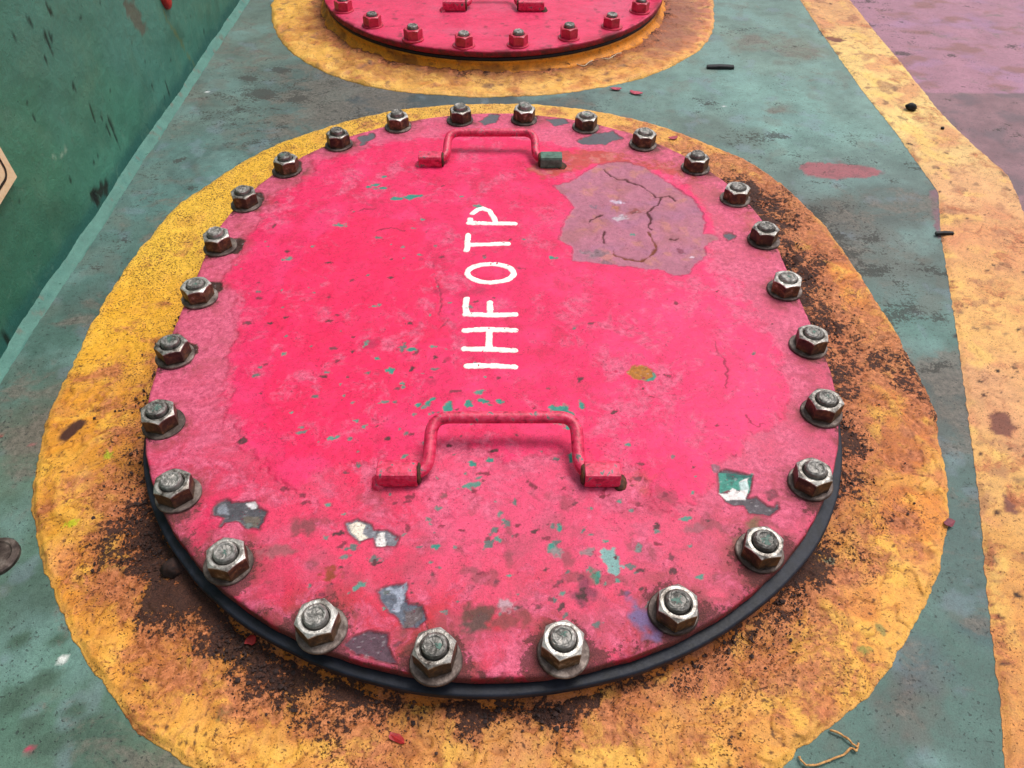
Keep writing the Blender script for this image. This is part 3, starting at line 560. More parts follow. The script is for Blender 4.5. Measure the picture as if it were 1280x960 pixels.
# ------------------------------------------------------------------ green wall (plate) on the left
def wall_bulge(y, z): return 0.0035 * fbm(y, z, 0.25, 3, 501) + 0.0009 * fbm(y, z, 0.045, 4, 502) + 0.0004 * fbm(y, z, 0.012, 3, 503)
def wpt(u, v): q = at_wall(u, v); return (q[1], q[2])
def build_wall():
    root = empty('steel_wall', (WALL_X, 0.4, 0)); tag(root, 'dark green painted steel wall plate rising from the deck beside the manholes', 'wall')
    ys = axis(-6.0, -0.30, 1.40, 9.0, 0.0042); zs = np.concatenate([np.arange(-0.004, 0.62, 0.0042), np.linspace(0.63, 0.85, 10)])
    Y, Z = np.meshgrid(ys, zs); y = Y.ravel(); z = Z.ravel()
    A = [((60,60),(70,122,100)),((150,150),(68,124,98)),((40,200),(62,116,88)),((250,40),(62,116,94)),((60,330),(52,104,80)),((20,400),(48,100,76)),((160,60),(72,124,104)),((240,20),(66,120,98))]
    wy = y + 0.04 * fbm(y, z, 0.08, 4, 504); wz = z + 0.04 * fbm(y, z, 0.08, 4, 505)
    p = Paint(y, z, idw(wy, wz, [wpt(*a) for a, _ in A], [S(*c) for _, c in A]), 0.48)
    n1 = fbm(y, z, 0.09, 5, 506); n2 = fbm(y, z, 0.016, 4, 507); p.c *= np.array([1.30, 1.30, 1.50]); p.mul(1 + 0.10 * n1 + 0.08 * n2); p.lb[:] = np.clip(0.32 + 0.12 * n1, 0, 1); p.la[:] = 0.10
    p.mix(0.35 * ss(0.1, 0.6, fbm(y, z, 0.05, 5, 508)), S(92, 138, 116)); p.mix(0.4 * ss(0.2, 0.7, fbm(y, z, 0.12, 5, 509)), S(56, 100, 82))
    # bluish repaint band above the weld
    p.mix(0.85 * ss(0.034, 0.018, z + 0.006 * fbm(y, y * 0, 0.07, 3, 510)), S(46, 108, 100), 0.45)
    p.mix(0.5 * ss(0.045, 0.01, z + 0.010 * n1), S(50, 98, 90))
    dk = S(26, 44, 36)
    for u, v, l, w in ((60,52,.020,.0030),(64,47,.010,.002),(36,27,.010,.002),(57,75,.008,.002),(92,109,.010,.0025),(115,136,.010,.002),(119,147,.009,.0022),(130,148,.006,.002),(143,160,.024,.0030),(137,162,.012,.002),(207,108,.022,.0015),(212,128,.014,.001),(62,13,.012,.0028),(100,24,.006,.0018),(117,202,.006,.002),(11,430,.028,.004),(190,109,.006,.0016),(45,148,.005,.0015),(150,178,.018,.0012),(88,225,.006,.0015)):
        c = wpt(u, v); p.spot(c[0], c[1], w * 1.2, l * 0.75, 0.06, dk, 0.7, -0.0004, 0.35, 0.45, u)
    p.chip([wpt(*q) for q in ((152,0),(168,0),(178,25),(184,36),(176,42),(166,30),(158,18))], S(98, 106, 92), 0.7, -0.0005, 0.008, 0.003, 511)
    p.chip([wpt(*q) for q in ((112,240),(126,232),(138,226),(134,240),(124,252),(120,262),(114,250))], S(40, 50, 42), 0.7, -0.0006, 0.010, 0.003, 512)
    p.spot(*wpt(119, 246), 0.007, 0.008, 0, S(24, 30, 28), 0.7, -0.001, 0.3, 0.4, 3)
    p.line([wpt(*q) for q in ((202,12),(208,28),(220,44),(232,65),(243,82))], 0.006, S(112, 118, 62), 0, 513, 0.004, 0.5, 0.65)
    p.line([wpt(*q) for q in ((66,196),(74,197),(80,192),(83,184))], 0.0016, S(140, 170, 150), 0.0004, 514, 0.003, 0.5, 0.8)
    p.mix(0.5 * np.exp(-(((y - wpt(100, 60)[0]) / 0.05) ** 2 + ((z - wpt(100, 60)[1]) / 0.06) ** 2)) * ss(-.2, .5, n1), S(108, 122, 84))
    for k in range(60):
        c = (rnd.uniform(-0.1, 1.2), rnd.uniform(0.02, 0.5)); s_ = rnd.uniform(0.0008, 0.002)
        p.spot(c[0], c[1], s_, s_ * rnd.uniform(1, 3), 0.1, S(36, 62, 52), 0.6, 0, 0.4, 0.5, k)
    x = np.full(y.shape, 0.0) + wall_bulge(y, z) + p.h
    me = mesh_np('wall_plate', np.stack([x, y - 0.4, z], 1), grid_faces(len(ys), len(zs)), M_wall, p.c, p.r, p.g, layers=(p.la, p.lb))
    link('wall_plate', me, root)
    # back and top of the plate
    t = -0.012
    me = mesh_py('wall_back', [(t, -6.4, -0.004), (t, 8.6, -0.004), (t, 8.6, 0.85), (t, -6.4, 0.85), (0.0, -6.4, 0.85), (0.0, 8.6, 0.85)], [(0, 1, 2, 3), (3, 2, 5, 4)], M_greenchip)
    link('wall_back', me, root)
    # fillet weld, chalky lighter green
    ys2 = axis(-5.0, -0.25, 1.40, 8.0, 0.004); prof = [(-0.002, 0.0165), (0.0015, 0.0150), (0.0045, 0.0118), (0.0080, 0.0080), (0.0115, 0.0046), (0.0145, 0.0020), (0.0165, 0.0006), (0.018, -0.002)]
    a = np.array(prof); Yg, Kg = np.meshgrid(ys2, np.arange(len(prof))); y = Yg.ravel(); k = Kg.ravel()
    lum = 0.0011 * fbm(y, k * 0.004, 0.012, 3, 520) + 0.0014 * fbm(y, y * 0, 0.06, 3, 521)
    x = a[k, 0] * 0.66 + lum * 0.6; z = a[k, 1] * 0.66 + lum * 0.4 + 0.0005
    p = Paint(y, k * 0.003, S(92, 138, 126), 0.5); p.mul(1 + 0.15 * fbm(y, k * 0.003, 0.03, 4, 522)); p.mix(0.6 * ss(0.1, 0.6, fbm(y, k * 0.003, 0.05, 4, 523)), S(74, 124, 116)); p.mix(0.6 * ss(0.4, 0.7, fbm(y, k * .003, 0.02, 4, 524)), S(118, 108, 96))
    me = mesh_np('weld_bead', np.stack([x, y - 0.4, z], 1), grid_faces(len(ys2), len(prof))[:, ::-1], M_wall, p.c, p.r, p.g, layers=(p.la, p.lb))
    link('weld_bead', me, root)
build_wall()

# ------------------------------------------------------------------ manhole covers
BOLTS = [(-.0595,.4352),(.0401,.4388),(.1358,.4133),(.2193,.3612),(.2864,.2917),(.3276,.2091),(.3432,.1130),(.3452,.0082),(.3487,-.0888),(.3353,-.1870),(.2978,-.2782),(.2347,-.3533),(.1531,-.4099),
         (.0600,-.4415),(-.0379,-.4476),(-.1322,-.4231),(-.2175,-.3665),(-.2844,-.2931),(-.3261,-.2050),(-.3429,-.1077),(-.3450,-.0079),(-.3481,.0927),(-.3386,.1922),(-.3001,.2802),(-.2384,.3548),(-.1555,.4133)]
RIM = 0.3615
def cover_h(x, y, seed):
    return 0.0009 * fbm(x, y, 0.22, 3, seed) + 0.0005 * fbm(x, y, 0.03, 4, seed + 1)
def paint_cover_near(x, y, side):
    Z = TOP
    def W(L): return wpx(L, Z)
    rr = core_dist(x, y); n1 = fbm(x, y, 0.09, 5, 601); n2 = fbm(x, y, 0.022, 4, 602); n3 = fbm(x, y, 0.008, 3, 603)
    A = [((240,420),(196,84,108)),((250,520),(206,74,104)),((330,240),(190,78,100)),((430,190),(214,78,116)),((620,160),(222,84,120)),((850,220),(186,86,98)),((940,300),(204,84,110)),((990,420),(208,84,116)),((1010,480),(206,80,108)),
         ((980,560),(206,80,110)),((900,700),(206,78,104)),((800,790),(204,62,92)),((640,760),(214,70,102)),((640,830),(206,50,80)),((480,800),(198,48,70)),((340,720),(212,56,92)),((250,640),(208,40,84)),((420,700),(214,62,96)),
         ((600,650),(224,74,112)),((760,680),(224,72,110)),((640,600),(226,72,112)),((450,640),(222,52,92))]
    wx = x + 0.03 * n1; wy = y + 0.03 * fbm(x, y, 0.07, 4, 604)
    p = Paint(x, y, idw(wx, wy, W([a for a, _ in A]), [S(*c) for _, c in A]), 0.5)
    p.c *= 1.08; p.mul(1 + 0.10 * n1 + 0.07 * n2)
    p.mix(0.42 * ss(0.05, 0.6, fbm(x, y, 0.035, 5, 605)), S(206, 96, 124), 0.58)
    # bright coat brushed over the middle, thick ragged border
    bright = W([(400,205),(345,250),(305,300),(288,360),(292,420),(276,470),(286,530),(322,580),(372,604),(430,585),(500,575),(560,560),(640,570),(710,575),(780,590),(836,640),(880,600),(930,560),(960,530),(985,490),(972,440),(940,380),(905,345),(885,320),(895,285),(885,258),(840,215),(760,188),(700,188),(640,168),(560,168),(470,180)])
    sd_ = poly_sdf(x, y, bright) + 0.020 * fbm(x, y, 0.055, 6, 606, 0.6) + 0.004 * n3
    bm = ss(0.006, -0.012, sd_)
    bc = S(250, 40, 98) * (1 + 0.05 * n1 + 0.05 * n2)[:, None]
    p.mix(bm * 0.95, S(246, 42, 102), 0.52, 0.0006, 0.45); p.mul(1 + bm * 0.06 * n2)
    p.mix(0.6 * bm * ss(-0.1, 0.5, fbm(x, y, 0.06, 5, 607)), S(252, 64, 122))
    p.mix(0.6 * bm * ss(0.05, 0.6, fbm(x, y, 0.045, 6, 608, 0.62)), S(218, 40, 84))
    p.h += 0.00035 * bm * fbm(x * 0.6, y, 0.010, 4, 689)
    p.mix(0.55 * ss(0.006, 0.0, np.abs(sd_ - 0.002)) * ss(-0.1, 0.5, n2), S(206, 50, 88), h=0.0006)
    p.mul(1 - 0.10 * bm); p.h += 0.0009 * ss(0.0015, -0.0025, sd_)
    second = W([(370,330),(330,400),(330,470),(360,560),(430,600),(470,545),(520,480),(560,380),(520,280),(440,260)])
    s2 = poly_sdf(x, y, second) + 0.022 * fbm(x, y, 0.05, 5, 609)
    p.mix(0.5 * ss(0.003, -0.004, s2), S(242, 28, 84), h=0.0006)
    p.lb = np.clip(0.52 - 0.15 * bm + 0.15 * fbm(x, y, 0.10, 4, 699) - 0.10 * ss(-0.2, -0.36, y), 0, 1)
    p.mix(0.45 * bm * ss(0.05, 0.30, x + 0.05 * n1), S(252, 72, 128)); p.lb += 0.05 * bm * ss(0.0, 0.3, x)
    # lower band: older worn coat with greys
    low = ss(-0.24, -0.34, y + 0.03 * n1)
    p.mix(0.45 * low * ss(0.1, 0.55, fbm(x, y, 0.04, 5, 610)), S(176, 78, 96), 0.6)
    p.mix(0.55 * low * ss(0.30, 0.60, fbm(x, y, 0.028, 5, 611)), S(112, 72, 72), 0.65)
    p.mix(0.7 * ss(-0.36, -0.43, y + 0.02 * n1) * ss(0.05, 0.5, fbm(x, y, 0.035, 4, 612)), S(200, 36, 48), 0.5)
    # grime and rust toward the rim
    rimm = ss(0.312, 0.357, rr + 0.018 * n2)
    p.mix(0.42 * rimm * ss(-0.25, 0.5, fbm(x, y, 0.03, 5, 613)), S(128, 64, 68), 0.62)
    p.mix(0.8 * ss(0.346, 0.360, rr + 0.006 * n2) * ss(0.0, 0.5, fbm(x, y, 0.05, 4, 614)), S(96, 50, 38), 0.7)
    p.mix(0.6 * ss(0.352, 0.360, rr) * ss(0.25, 0.55, fbm(x, y, 0.03, 4, 615)), S(60, 48, 46), 0.7)
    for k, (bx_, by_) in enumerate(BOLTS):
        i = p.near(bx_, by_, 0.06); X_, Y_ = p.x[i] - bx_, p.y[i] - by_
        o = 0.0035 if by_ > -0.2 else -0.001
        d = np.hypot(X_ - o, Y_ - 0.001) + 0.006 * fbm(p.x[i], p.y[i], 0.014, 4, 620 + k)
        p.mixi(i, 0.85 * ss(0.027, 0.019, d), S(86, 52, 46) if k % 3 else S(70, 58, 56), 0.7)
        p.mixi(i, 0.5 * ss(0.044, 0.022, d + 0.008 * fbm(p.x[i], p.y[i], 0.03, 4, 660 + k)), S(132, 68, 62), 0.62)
    for P_ in ([(286,300),(302,297),(308,302),(298,318),(288,318)],[(318,243),(326,240),(331,246),(326,258),(316,262)],[(262,352),(276,353),(279,362),(264,372)],[(232,428),(246,430),(248,440),(234,450)],[(368,200),(378,202),(376,214),(366,216)]):
        p.chip(W(P_), S(66, 42, 36), 0.7, -0.0005, 0.003, 0.001, 616)
    # rust weeping from the right-hand sleeve of the far handle
    for P_, a in (([(700,190),(760,188),(850,205),(870,225),(800,212),(740,205),(715,215),(680,225),(655,212),(670,205)], 0.75),([(770,600),(800,585),(815,600),(805,618),(775,612)], 0.6),([(930,250),(960,290),(965,340),(940,300),(915,262)], 0.4)):
        P_ = np.array(W(P_)); d = poly_sdf(x, y, P_) + 0.010 * fbm(x, y, 0.02, 4, 617)
        p.mix(a * ss(0.005, -0.006, d), S(178, 82, 58), 0.6)
        p.mix(a * 0.7 * ss(0.003, -0.004, d + 0.004) * ss(0.1, 0.5, n2), S(206, 130, 120), 0.6)
    # mauve patch of an older coat with cracks
    pk = crop([(340,130),(500,110),(620,150),(760,240),(900,330),(960,400),(990,480),(985,560),(1060,565),(1085,590),(1010,610),(985,640),(1000,690),(930,740),(890,810),(800,815),(740,780),(600,770),(300,730),(180,720),(180,640),(95,590),(130,480),(185,400),(150,340),(60,260),(150,240)], 680, 180, 0.203)
    d = poly_sdf(x, y, W(pk)) + 0.0025 * fbm(x, y, 0.012, 4, 618)
    pm = ss(0.001, -0.001, d)
    p.mix(pm, S(180, 110, 130), 0.58, -0.0010, 0.5); p.h += pm * (0.0007 * fbm(x, y, 0.02, 4, 688) + 0.0006 * ss(-0.05, 0.05, fbm(x, y, 0.06, 4, 687)))
    p.mul(1 + pm * (0.08 * n1 + 0.10 * n2))
    p.mix(pm * 0.6 * ss(0.0, 0.55, fbm(x, y, 0.05, 5, 619)), S(170, 104, 108)); p.mix(pm * 0.55 * ss(0.2, 0.6, fbm(x, y, 0.03, 5, 690)), S(196, 128, 108))
    p.mix(pm * 0.5 * ss(0.15, 0.6, fbm(x, y, 0.07, 4, 691)), S(168, 108, 138)); p.mix(0.7 * ss(0.0016, 0.0, np.abs(d - 0.0012)), S(150, 48, 80))
    cr = lambda L: W(crop(L, 680, 180, 0.203))
    dark = S(84, 38, 42)
    p.line(cr([(365,160),(400,190),(430,205),(470,222),(500,218),(520,235),(600,260),(650,300),(695,335),(770,325),(800,345),(815,350)]), 0.0024, dark, -0.0012)
    p.line(cr([(720,340),(700,370),(665,400),(635,425),(660,470),(640,510),(660,530)]), 0.0020, dark, -0.001, 692)
    p.line(cr([(640,545),(670,600),(688,645),(660,690),(590,725),(500,710),(440,690),(425,660)]), 0.0022, S(120, 62, 40), -0.0012, 693)
    p.line(cr([(280,480),(320,450),(360,440)]), 0.0014, dark, -0.0006, 694); p.line(cr([(375,540),(365,580),(372,610)]), 0.0022, dark, -0.0008, 695); p.line(cr([(780,590),(800,600),(825,585)]), 0.003, dark, -0.0006, 696)
    for cxy, rx, c in (((450,360),.008,(206,184,204)),((470,460),.009,(190,170,180)),((310,390),.006,(140,104,120)),((330,680),.012,(140,108,118)),((260,670),.008,(146,110,120)),((440,400),.008,(176,110,90)),((560,420),.010,(150,80,80)),((840,665),.007,(140,70,90)),((380,730),.008,(140,96,110)),((910,700),.003,(226,200,216))):
        q = at(680 + .203 * cxy[0], 180 + .203 * cxy[1], Z); p.spot(q[0], q[1], rx, rx * 0.55, rnd.gauss(0, .4), S(*c), 0.6, -0.0002, 0.5, 0.8, int(cxy[0]))
    # flaked spots down to older coats and steel
    c5 = lambda L: W(crop(L, 180, 560, 0.1875)); c6 = lambda L: W(crop(L, 350, 700, 0.1953)); c7 = lambda L: W(crop(L, 880, 560, 0.1875)); c8 = lambda L: W(crop(L, 430, 640, 0.336))
    brown = S(120, 44, 58)  # outline colour round the flakes, a painted edge shadow
    p.chip(c5([(460,400),(490,365),(550,350),(580,375),(640,360),(740,360),(760,390),(815,430),(790,480),(770,540),(690,540),(640,505),(600,490),(540,490),(510,525),(530,470),(465,440)]), S(82, 80, 86), 0.42, -0.0011, 0.0022, 0.0005, 630, brown)
    p.chip(c5([(680,368),(740,358),(760,395),(720,402),(695,385)]), S(226, 220, 222), 0.4, 0, 0.001, 0.0006, 631); p.chip(c5([(490,395),(550,370),(560,440),(500,440)]), S(132, 136, 146), 0.4, 0, 0.003, 0.001, 632); p.chip(c5([(660,460),(760,460),(760,530),(690,530)]), S(108, 98, 88), 0.5, 0, 0.003, 0.001, 633)
    p.chip(c6([(620,200),(680,170),(820,150),(800,220),(820,280),(880,295),(910,290),(920,350),(930,380),(870,430),(800,430),(760,370),(700,330),(660,270)]), S(92, 98, 112), 0.38, -0.0011, 0.0016, 0.0005, 634, brown)
    p.chip(c6([(690,190),(800,165),(780,250),(760,330),(710,320),(740,250)]), S(150, 156, 172), 0.35, 0, 0.005, 0.001, 635); p.chip(c6([(790,320),(900,310),(920,380),(860,425),(800,420)]), S(104, 90, 92), 0.55, 0, 0.003, 0.001, 636)
    p.chip(c6([(395,545),(470,490),(560,460),(690,470),(680,540),(720,610),(750,660),(600,625),(480,590)]), S(92, 66, 78), 0.6, -0.0010, 0.0018, 0.0005, 637, brown)
    p.chip(c7([(95,160),(140,145),(325,185),(300,300),(290,335),(350,330),(420,385),(470,395),(490,365),(500,410),(440,450),(300,435),(265,380),(200,382),(140,355),(105,305)]), S(88, 80, 86), 0.5, -0.0013, 0.0010, 0.0004, 638, brown)
    p.chip(c7([(100,160),(325,185),(300,300),(240,275),(185,290),(100,298)]), S(62, 140, 124), 0.5, 0.0003, 0.0014, 0.0004, 639); p.chip(c7([(150,165),(320,180),(315,215),(150,200)]), S(40, 100, 92), 0.5, 0, 0.003, 0.001, 640)
    p.chip(c7([(190,262),(235,280),(232,225),(285,208),(300,250),(285,350),(240,345),(150,345),(105,305),(150,300)]), S(240, 228, 226), 0.45, 0.0003, 0.0018, 0.0004, 641); p.chip(c7([(230,225),(285,208),(300,270),(250,280)]), S(190, 208, 206), 0.5, 0, 0.0018, 0.0006, 642)
    p.chip(c7([(55,125),(100,120),(95,170),(60,175)]), S(150, 96, 110), 0.6, -0.0004, 0.003, 0.001, 643); p.chip(c7([(395,300),(450,262),(510,290),(490,330),(430,345)]), S(150, 66, 84), 0.6, -0.0004, 0.004, 0.001, 644)
    p.chip(c8([(10,45),(50,30),(100,45),(110,70),(160,70),(205,95),(190,125),(120,130),(110,95),(60,110),(20,80)]), S(122, 122, 130), 0.45, -0.0010, 0.0014, 0.0004, 645, brown)
    p.chip(c8([(18,48),(50,36),(80,48),(70,80),(90,95),(60,105),(30,75)]), S(240, 226, 208), 0.45, 0.0002, 0.0012, 0.0005, 646); p.chip(c8([(120,80),(150,75),(150,125),(122,128)]), S(232, 226, 222), 0.45, 0, 0.002, 0.0006, 647)
    q = at(801, 467, Z); p.spot(q[0] + .006, q[1] - .005, .010, .007, 0, S(70, 140, 124), 0.5, -0.0004, 0.15, 0.3, 4); p.spot(q[0], q[1], .014, .0105, 0, S(176, 110, 34), 0.55, -0.0006, 0.12, 0.3, 5)
    # bare places are streaky, scratched and stained
    ch = fbm(x, y, 0.0045, 4, 685, 0.65); p.mul(1 + p.bare * (0.38 * ch)); p.mix(0.6 * p.bare * ss(0.35, 0.8, fbm(x * 1.6, y, 0.010, 4, 684, 0.6)), S(66, 50, 50), 0.6)
    p.mix(0.35 * p.bare * ss(0.4, 0.8, fbm(x, y * 2, 0.006, 4, 683)), S(196, 190, 192), 0.45)
    # slate-grey bald places along the far rim
    for P_ in ([(718,178),(740,168),(766,164),(778,172),(756,180),(735,180)], [(600,152),(614,142),(626,144),(618,154),(606,156)], [(684,150),(704,148),(712,154),(694,158)], [(447,172),(466,166),(470,172),(452,182)], [(905,292),(916,290),(920,298),(910,302)]):
        p.chip(W(P_), S(96, 96, 102), 0.55, -0.0008, 0.004, 0.0008, 650, brown)
    # teal flecks
    teal = S(58, 140, 126)
    for u, v, a, b in ((515,247,.014,.006),(497,249,.009,.004),(470,232,.007,.004),(478,236,.010,.003),(461,235,.004,.003),(480,222,.004,.003),(705,520,.011,.014),(712,532,.006,.006),(697,512,.008,.005),(560,512,.005,.008),(586,505,.004,.006),(604,502,.006,.003),(566,525,.004,.005),(535,505,.003,.004),(523,507,.003,.003),(541,500,.004,.002),
                           (625,503,.004,.003),(515,438,.006,.003),(488,464,.005,.004),(472,449,.003,.002),(691,323,.006,.003),(727,507,.003,.006),(655,300,.003,.001),(612,575,.004,.003),(590,580,.004,.003),(716,572,.004,.007),(764,700,.007,.010),(768,708,.006,.007),(756,690,.005,.003),(747,722,.0025,.006),(545,683,.004,.003),(690,685,.004,.006),(700,660,.003,.004)):
        q = at(u, v, Z); p.spot(q[0], q[1], a, b, rnd.gauss(0, .2), teal if u not in (764, 768, 756) else S(130, 170, 166), 0.55, -0.0004, 0.18, 0.6, u + v)
    # stains and small grey flakes, thickest on the near end
    for u, v, a in ((550,366,.008),(600,365,.009),(462,431,.009),(540,478,.005),(560,450,.004),(566,394,.003),(527,326,.004),(580,370,.007),(770,465,.002)):
        q = at(u, v, Z); p.spot(q[0], q[1], a, a * 0.8, 0, S(196, 40, 84), 0.5, 0, 0.6, 0.4, u)
    for k in range(330):
        m = k % 3
        if m == 0: u, v = rnd.uniform(400, 880), rnd.uniform(590, 770)
        elif m == 1: u, v = rnd.uniform(290, 620), rnd.uniform(230, 560)
        else: u, v = rnd.gauss(640, 190), rnd.gauss(590, 130)
        q = at(u, v, Z); s_ = rnd.uniform(0.0008, 0.0026) * (1.5 if rnd.random() < 0.12 else 1)
        if core_dist(q[0], q[1]) > 0.35: continue
        c = rnd.choice(((118,126,122),(104,110,108),(94,140,128),(130,62,76),(96,54,60),(140,50,70)))
        p.spot(q[0], q[1], s_ * rnd.uniform(1, 2.2), s_, rnd.gauss(0.3, .5), S(*c), 0.6, -0.0003, 0.25, 0.8, k + 2000)
    for L in ([(893,428),(896,440),(905,450),(909,470),(907,485)], [(932,520),(937,530),(948,534),(954,530)], [(440,268),(455,262),(470,262)], [(470,290),(490,286),(505,290)], [(545,350),(552,372),(549,395)], [(560,400),(552,412)], [(648,335),(656,338)]):
        p.line(W(L), 0.0011, S(140, 40, 66), -0.0006, 697, 0.002, 0.6, 0.85)
    for u, v, a, b, c in ((730,742,.009,.011,(150,62,86)),(728,745,.004,.006,(70,44,44)),(744,720,.003,.007,(80,120,100)),(805,775,.008,.017,(122,98,142)),(632,758,.006,.006,(190,150,160)),(695,690,.005,.005,(140,130,130)),(555,620,.004,.003,(150,80,90)),(597,770,.014,.010,(110,66,60)),(595,780,.010,.008,(100,70,66)),
                          (413,718,.007,.006,(150,66,44)),(640,775,.012,.008,(150,66,70)),(345,690,.012,.008,(168,86,96)),(380,660,.01,.008,(150,70,80)),(870,660,.008,.005,(168,90,104)),(735,690,.006,.004,(150,120,124)),(945,660,.007,.01,(130,96,74)),(925,680,.008,.006,(150,96,86))):
        q = at(u, v, Z); p.spot(q[0], q[1], a, b, 0.2, S(*c), 0.6, -0.0002, 0.5, 0.8, u + v)
    # grime: thickest round the bolts, along the rim and over the near end
    bd = np.full(x.shape, 1.0)
    for bx_, by_ in BOLTS: bd = np.minimum(bd, np.hypot(x - bx_, y - by_))
    p.la = np.clip(0.10 + 0.27 * ss(0.042, 0.018, bd) + 0.16 * ss(0.335, 0.360, rr) + 0.17 * low + 0.08 * n1, 0, 0.75)
    p.la = p.la * (1 - 0.6 * pm); p.lb = p.lb * (1 - pm) * (1 - p.bare); p.la = p.la * (1 - 0.75 * p.bare); p.la = np.where(bm > 0.5, p.la - 0.03, p.la)
    p.r = np.clip(p.r, 0.2, 0.95)
    return p
def paint_cover_far(x, y, side):
    n1 = fbm(x, y, 0.06, 5, 701); n2 = fbm(x, y, 0.016, 4, 702); rr = core_dist(x, y)
    p = Paint(x, y, S(228, 62, 104), 0.45); p.mul(1 + 0.10 * n1 + 0.08 * n2)
    p.mix(0.5 * ss(0.0, 0.6, fbm(x, y, 0.10, 5, 703)), S(214, 90, 122)); p.mix(0.5 * ss(0.1, 0.6, fbm(x, y * 2, 0.04, 5, 704)), S(208, 44, 84))
    p.mix(0.6 * ss(0.33, 0.358, rr + 0.01 * n2) * ss(-0.1, 0.5, n1), S(168, 38, 60)); p.mix(0.65 * ss(0.352, 0.360, rr) * ss(0.0, 0.4, fbm(x, y, 0.05, 4, 705)), S(84, 34, 34), 0.7)
    p.mix(0.8 * ss(0.45, 0.7, fbm(x, y, 0.02, 4, 706)), S(150, 50, 70)); p.mix(0.8 * ss(0.02, 0.0, np.hypot(x - 0.15, y + 0.43) + 0.008 * n2), S(70, 36, 36))
    return p
SURF = {}
def surface_z(x, y, seed):
    xs, ys, Zg = SURF[seed]; return Zg[np.clip(np.searchsorted(ys, y), 0, len(ys) - 1), np.clip(np.searchsorted(xs, x), 0, len(xs) - 1)]
def build_cover_plate(name, painter, step, seed, root):
    g = RIM - 0.0045
    xs = np.arange(-0.372, 0.372 + step, step); ys = np.concatenate([np.arange(-0.474, -0.17, step * 0.75), np.arange(-0.17, 0.474 + step * 1.2, step * 1.15)])
    X, Y = np.meshgrid(xs, ys); x = X.ravel(); y = Y.ravel(); r = core_dist(x, y)
    out = r > g
    lx, ly = to_local(x, y); cyy = np.clip(ly, -LS / 2, LS / 2); k = np.where(out, g / np.maximum(r, 1e-6), 1.0)
    lx2, ly2 = lx * k, cyy + (ly - cyy) * k; x2, y2 = to_world(lx2, ly2)
    F = grid_faces(len(xs), len(ys)); keep = ~out[F].all(1); F = F[keep]
    used = np.unique(F); remap = np.full(len(x), -1); remap[used] = np.arange(len(used)); F = remap[F]; x, y = x2[used], y2[used]
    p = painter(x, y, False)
    z = cover_h(x, y, seed) + p.h
    Zg = np.full(len(X.ravel()), 0.0); Zg[used] = z; SURF[seed] = (xs, ys, Zg.reshape(X.shape))
    V = [np.stack([x, y, z], 1)]; C_ = [p.c]; Rg = [p.r]; Gr = [p.g]; LA = [p.la]; LB = [p.lb]; FF = [F]; off = len(x)
    # rolled rim and underside
    n = 1800; bx, by, nx, ny = outline(n)
    prof = [(g - 0.003, -0.0012, 0), (g - 0.0006, -0.0001, 1), (RIM - 0.0022, -0.0003, 1), (RIM - 0.0008, -0.0012, 1), (RIM, -0.0030, 1), (RIM + 0.0002, -0.0065, 1), (RIM, -0.0100, 1), (RIM - 0.0012, -0.0118, .4), (RIM - 0.012, -0.0122, 0), (0.30, -0.0122, 0)]
    a = np.array(prof); s2 = np.arange(n) / n * 3.0
    wob = 0.0009 * fbm(s2, s2 * 0, 0.03, 4, seed + 5) * a[:, 2][:, None]
    rr = a[:, 0][:, None] + wob; ex = (bx + nx * rr).ravel(); ey = (by + ny * rr).ravel()
    tx = (bx + nx * (RIM - 0.002 - 0.35 * (RIM - np.minimum(rr, RIM)))).ravel(); ty = (by + ny * (RIM - 0.002)).ravel()
    ez = np.repeat(a[:, 1], n) + cover_h(ex, ey, seed) * np.repeat((a[:, 1] > -0.002).astype(float), n)
    pe = painter((bx + nx * np.minimum(rr, RIM)).ravel(), (by + ny * np.minimum(rr, RIM)).ravel(), True)
    S3 = np.tile(s2, len(prof)); q = fbm(S3, ez * 3, 0.02, 5, seed + 6); low = (ez < -0.002).astype(float)
    pe.mix(low * 0.9, S(146, 22, 44), 0.5); pe.lb *= (1 - low); pe.la = np.maximum(pe.la, 0.42 * low); pe.mix(low * 0.8 * ss(-0.15, 0.35, q), S(104, 44, 40), 0.7); pe.mix(low * 0.7 * ss(0.2, 0.55, fbm(S3, ez * 3, 0.05, 4, seed + 7)), S(52, 36, 34), 0.7)  # rim side coloured darker red as painted shading, with brown and dark breaks over it
    top = ez > -0.0045
    ez = ez + np.where(top, pe.h, 0)
    V.append(np.stack([ex, ey, ez], 1)); C_.append(pe.c); Rg.append(pe.r); Gr.append(pe.g); LA.append(pe.la); LB.append(pe.lb); FF.append(grid_faces(n, len(prof), True)[:, ::-1] + off)
    me = mesh_np(name, np.concatenate(V), np.concatenate(FF), M_cover, np.concatenate(C_), np.concatenate(Rg), np.concatenate(Gr), layers=(np.concatenate(LA), np.concatenate(LB)))
    return link(name, me, root)

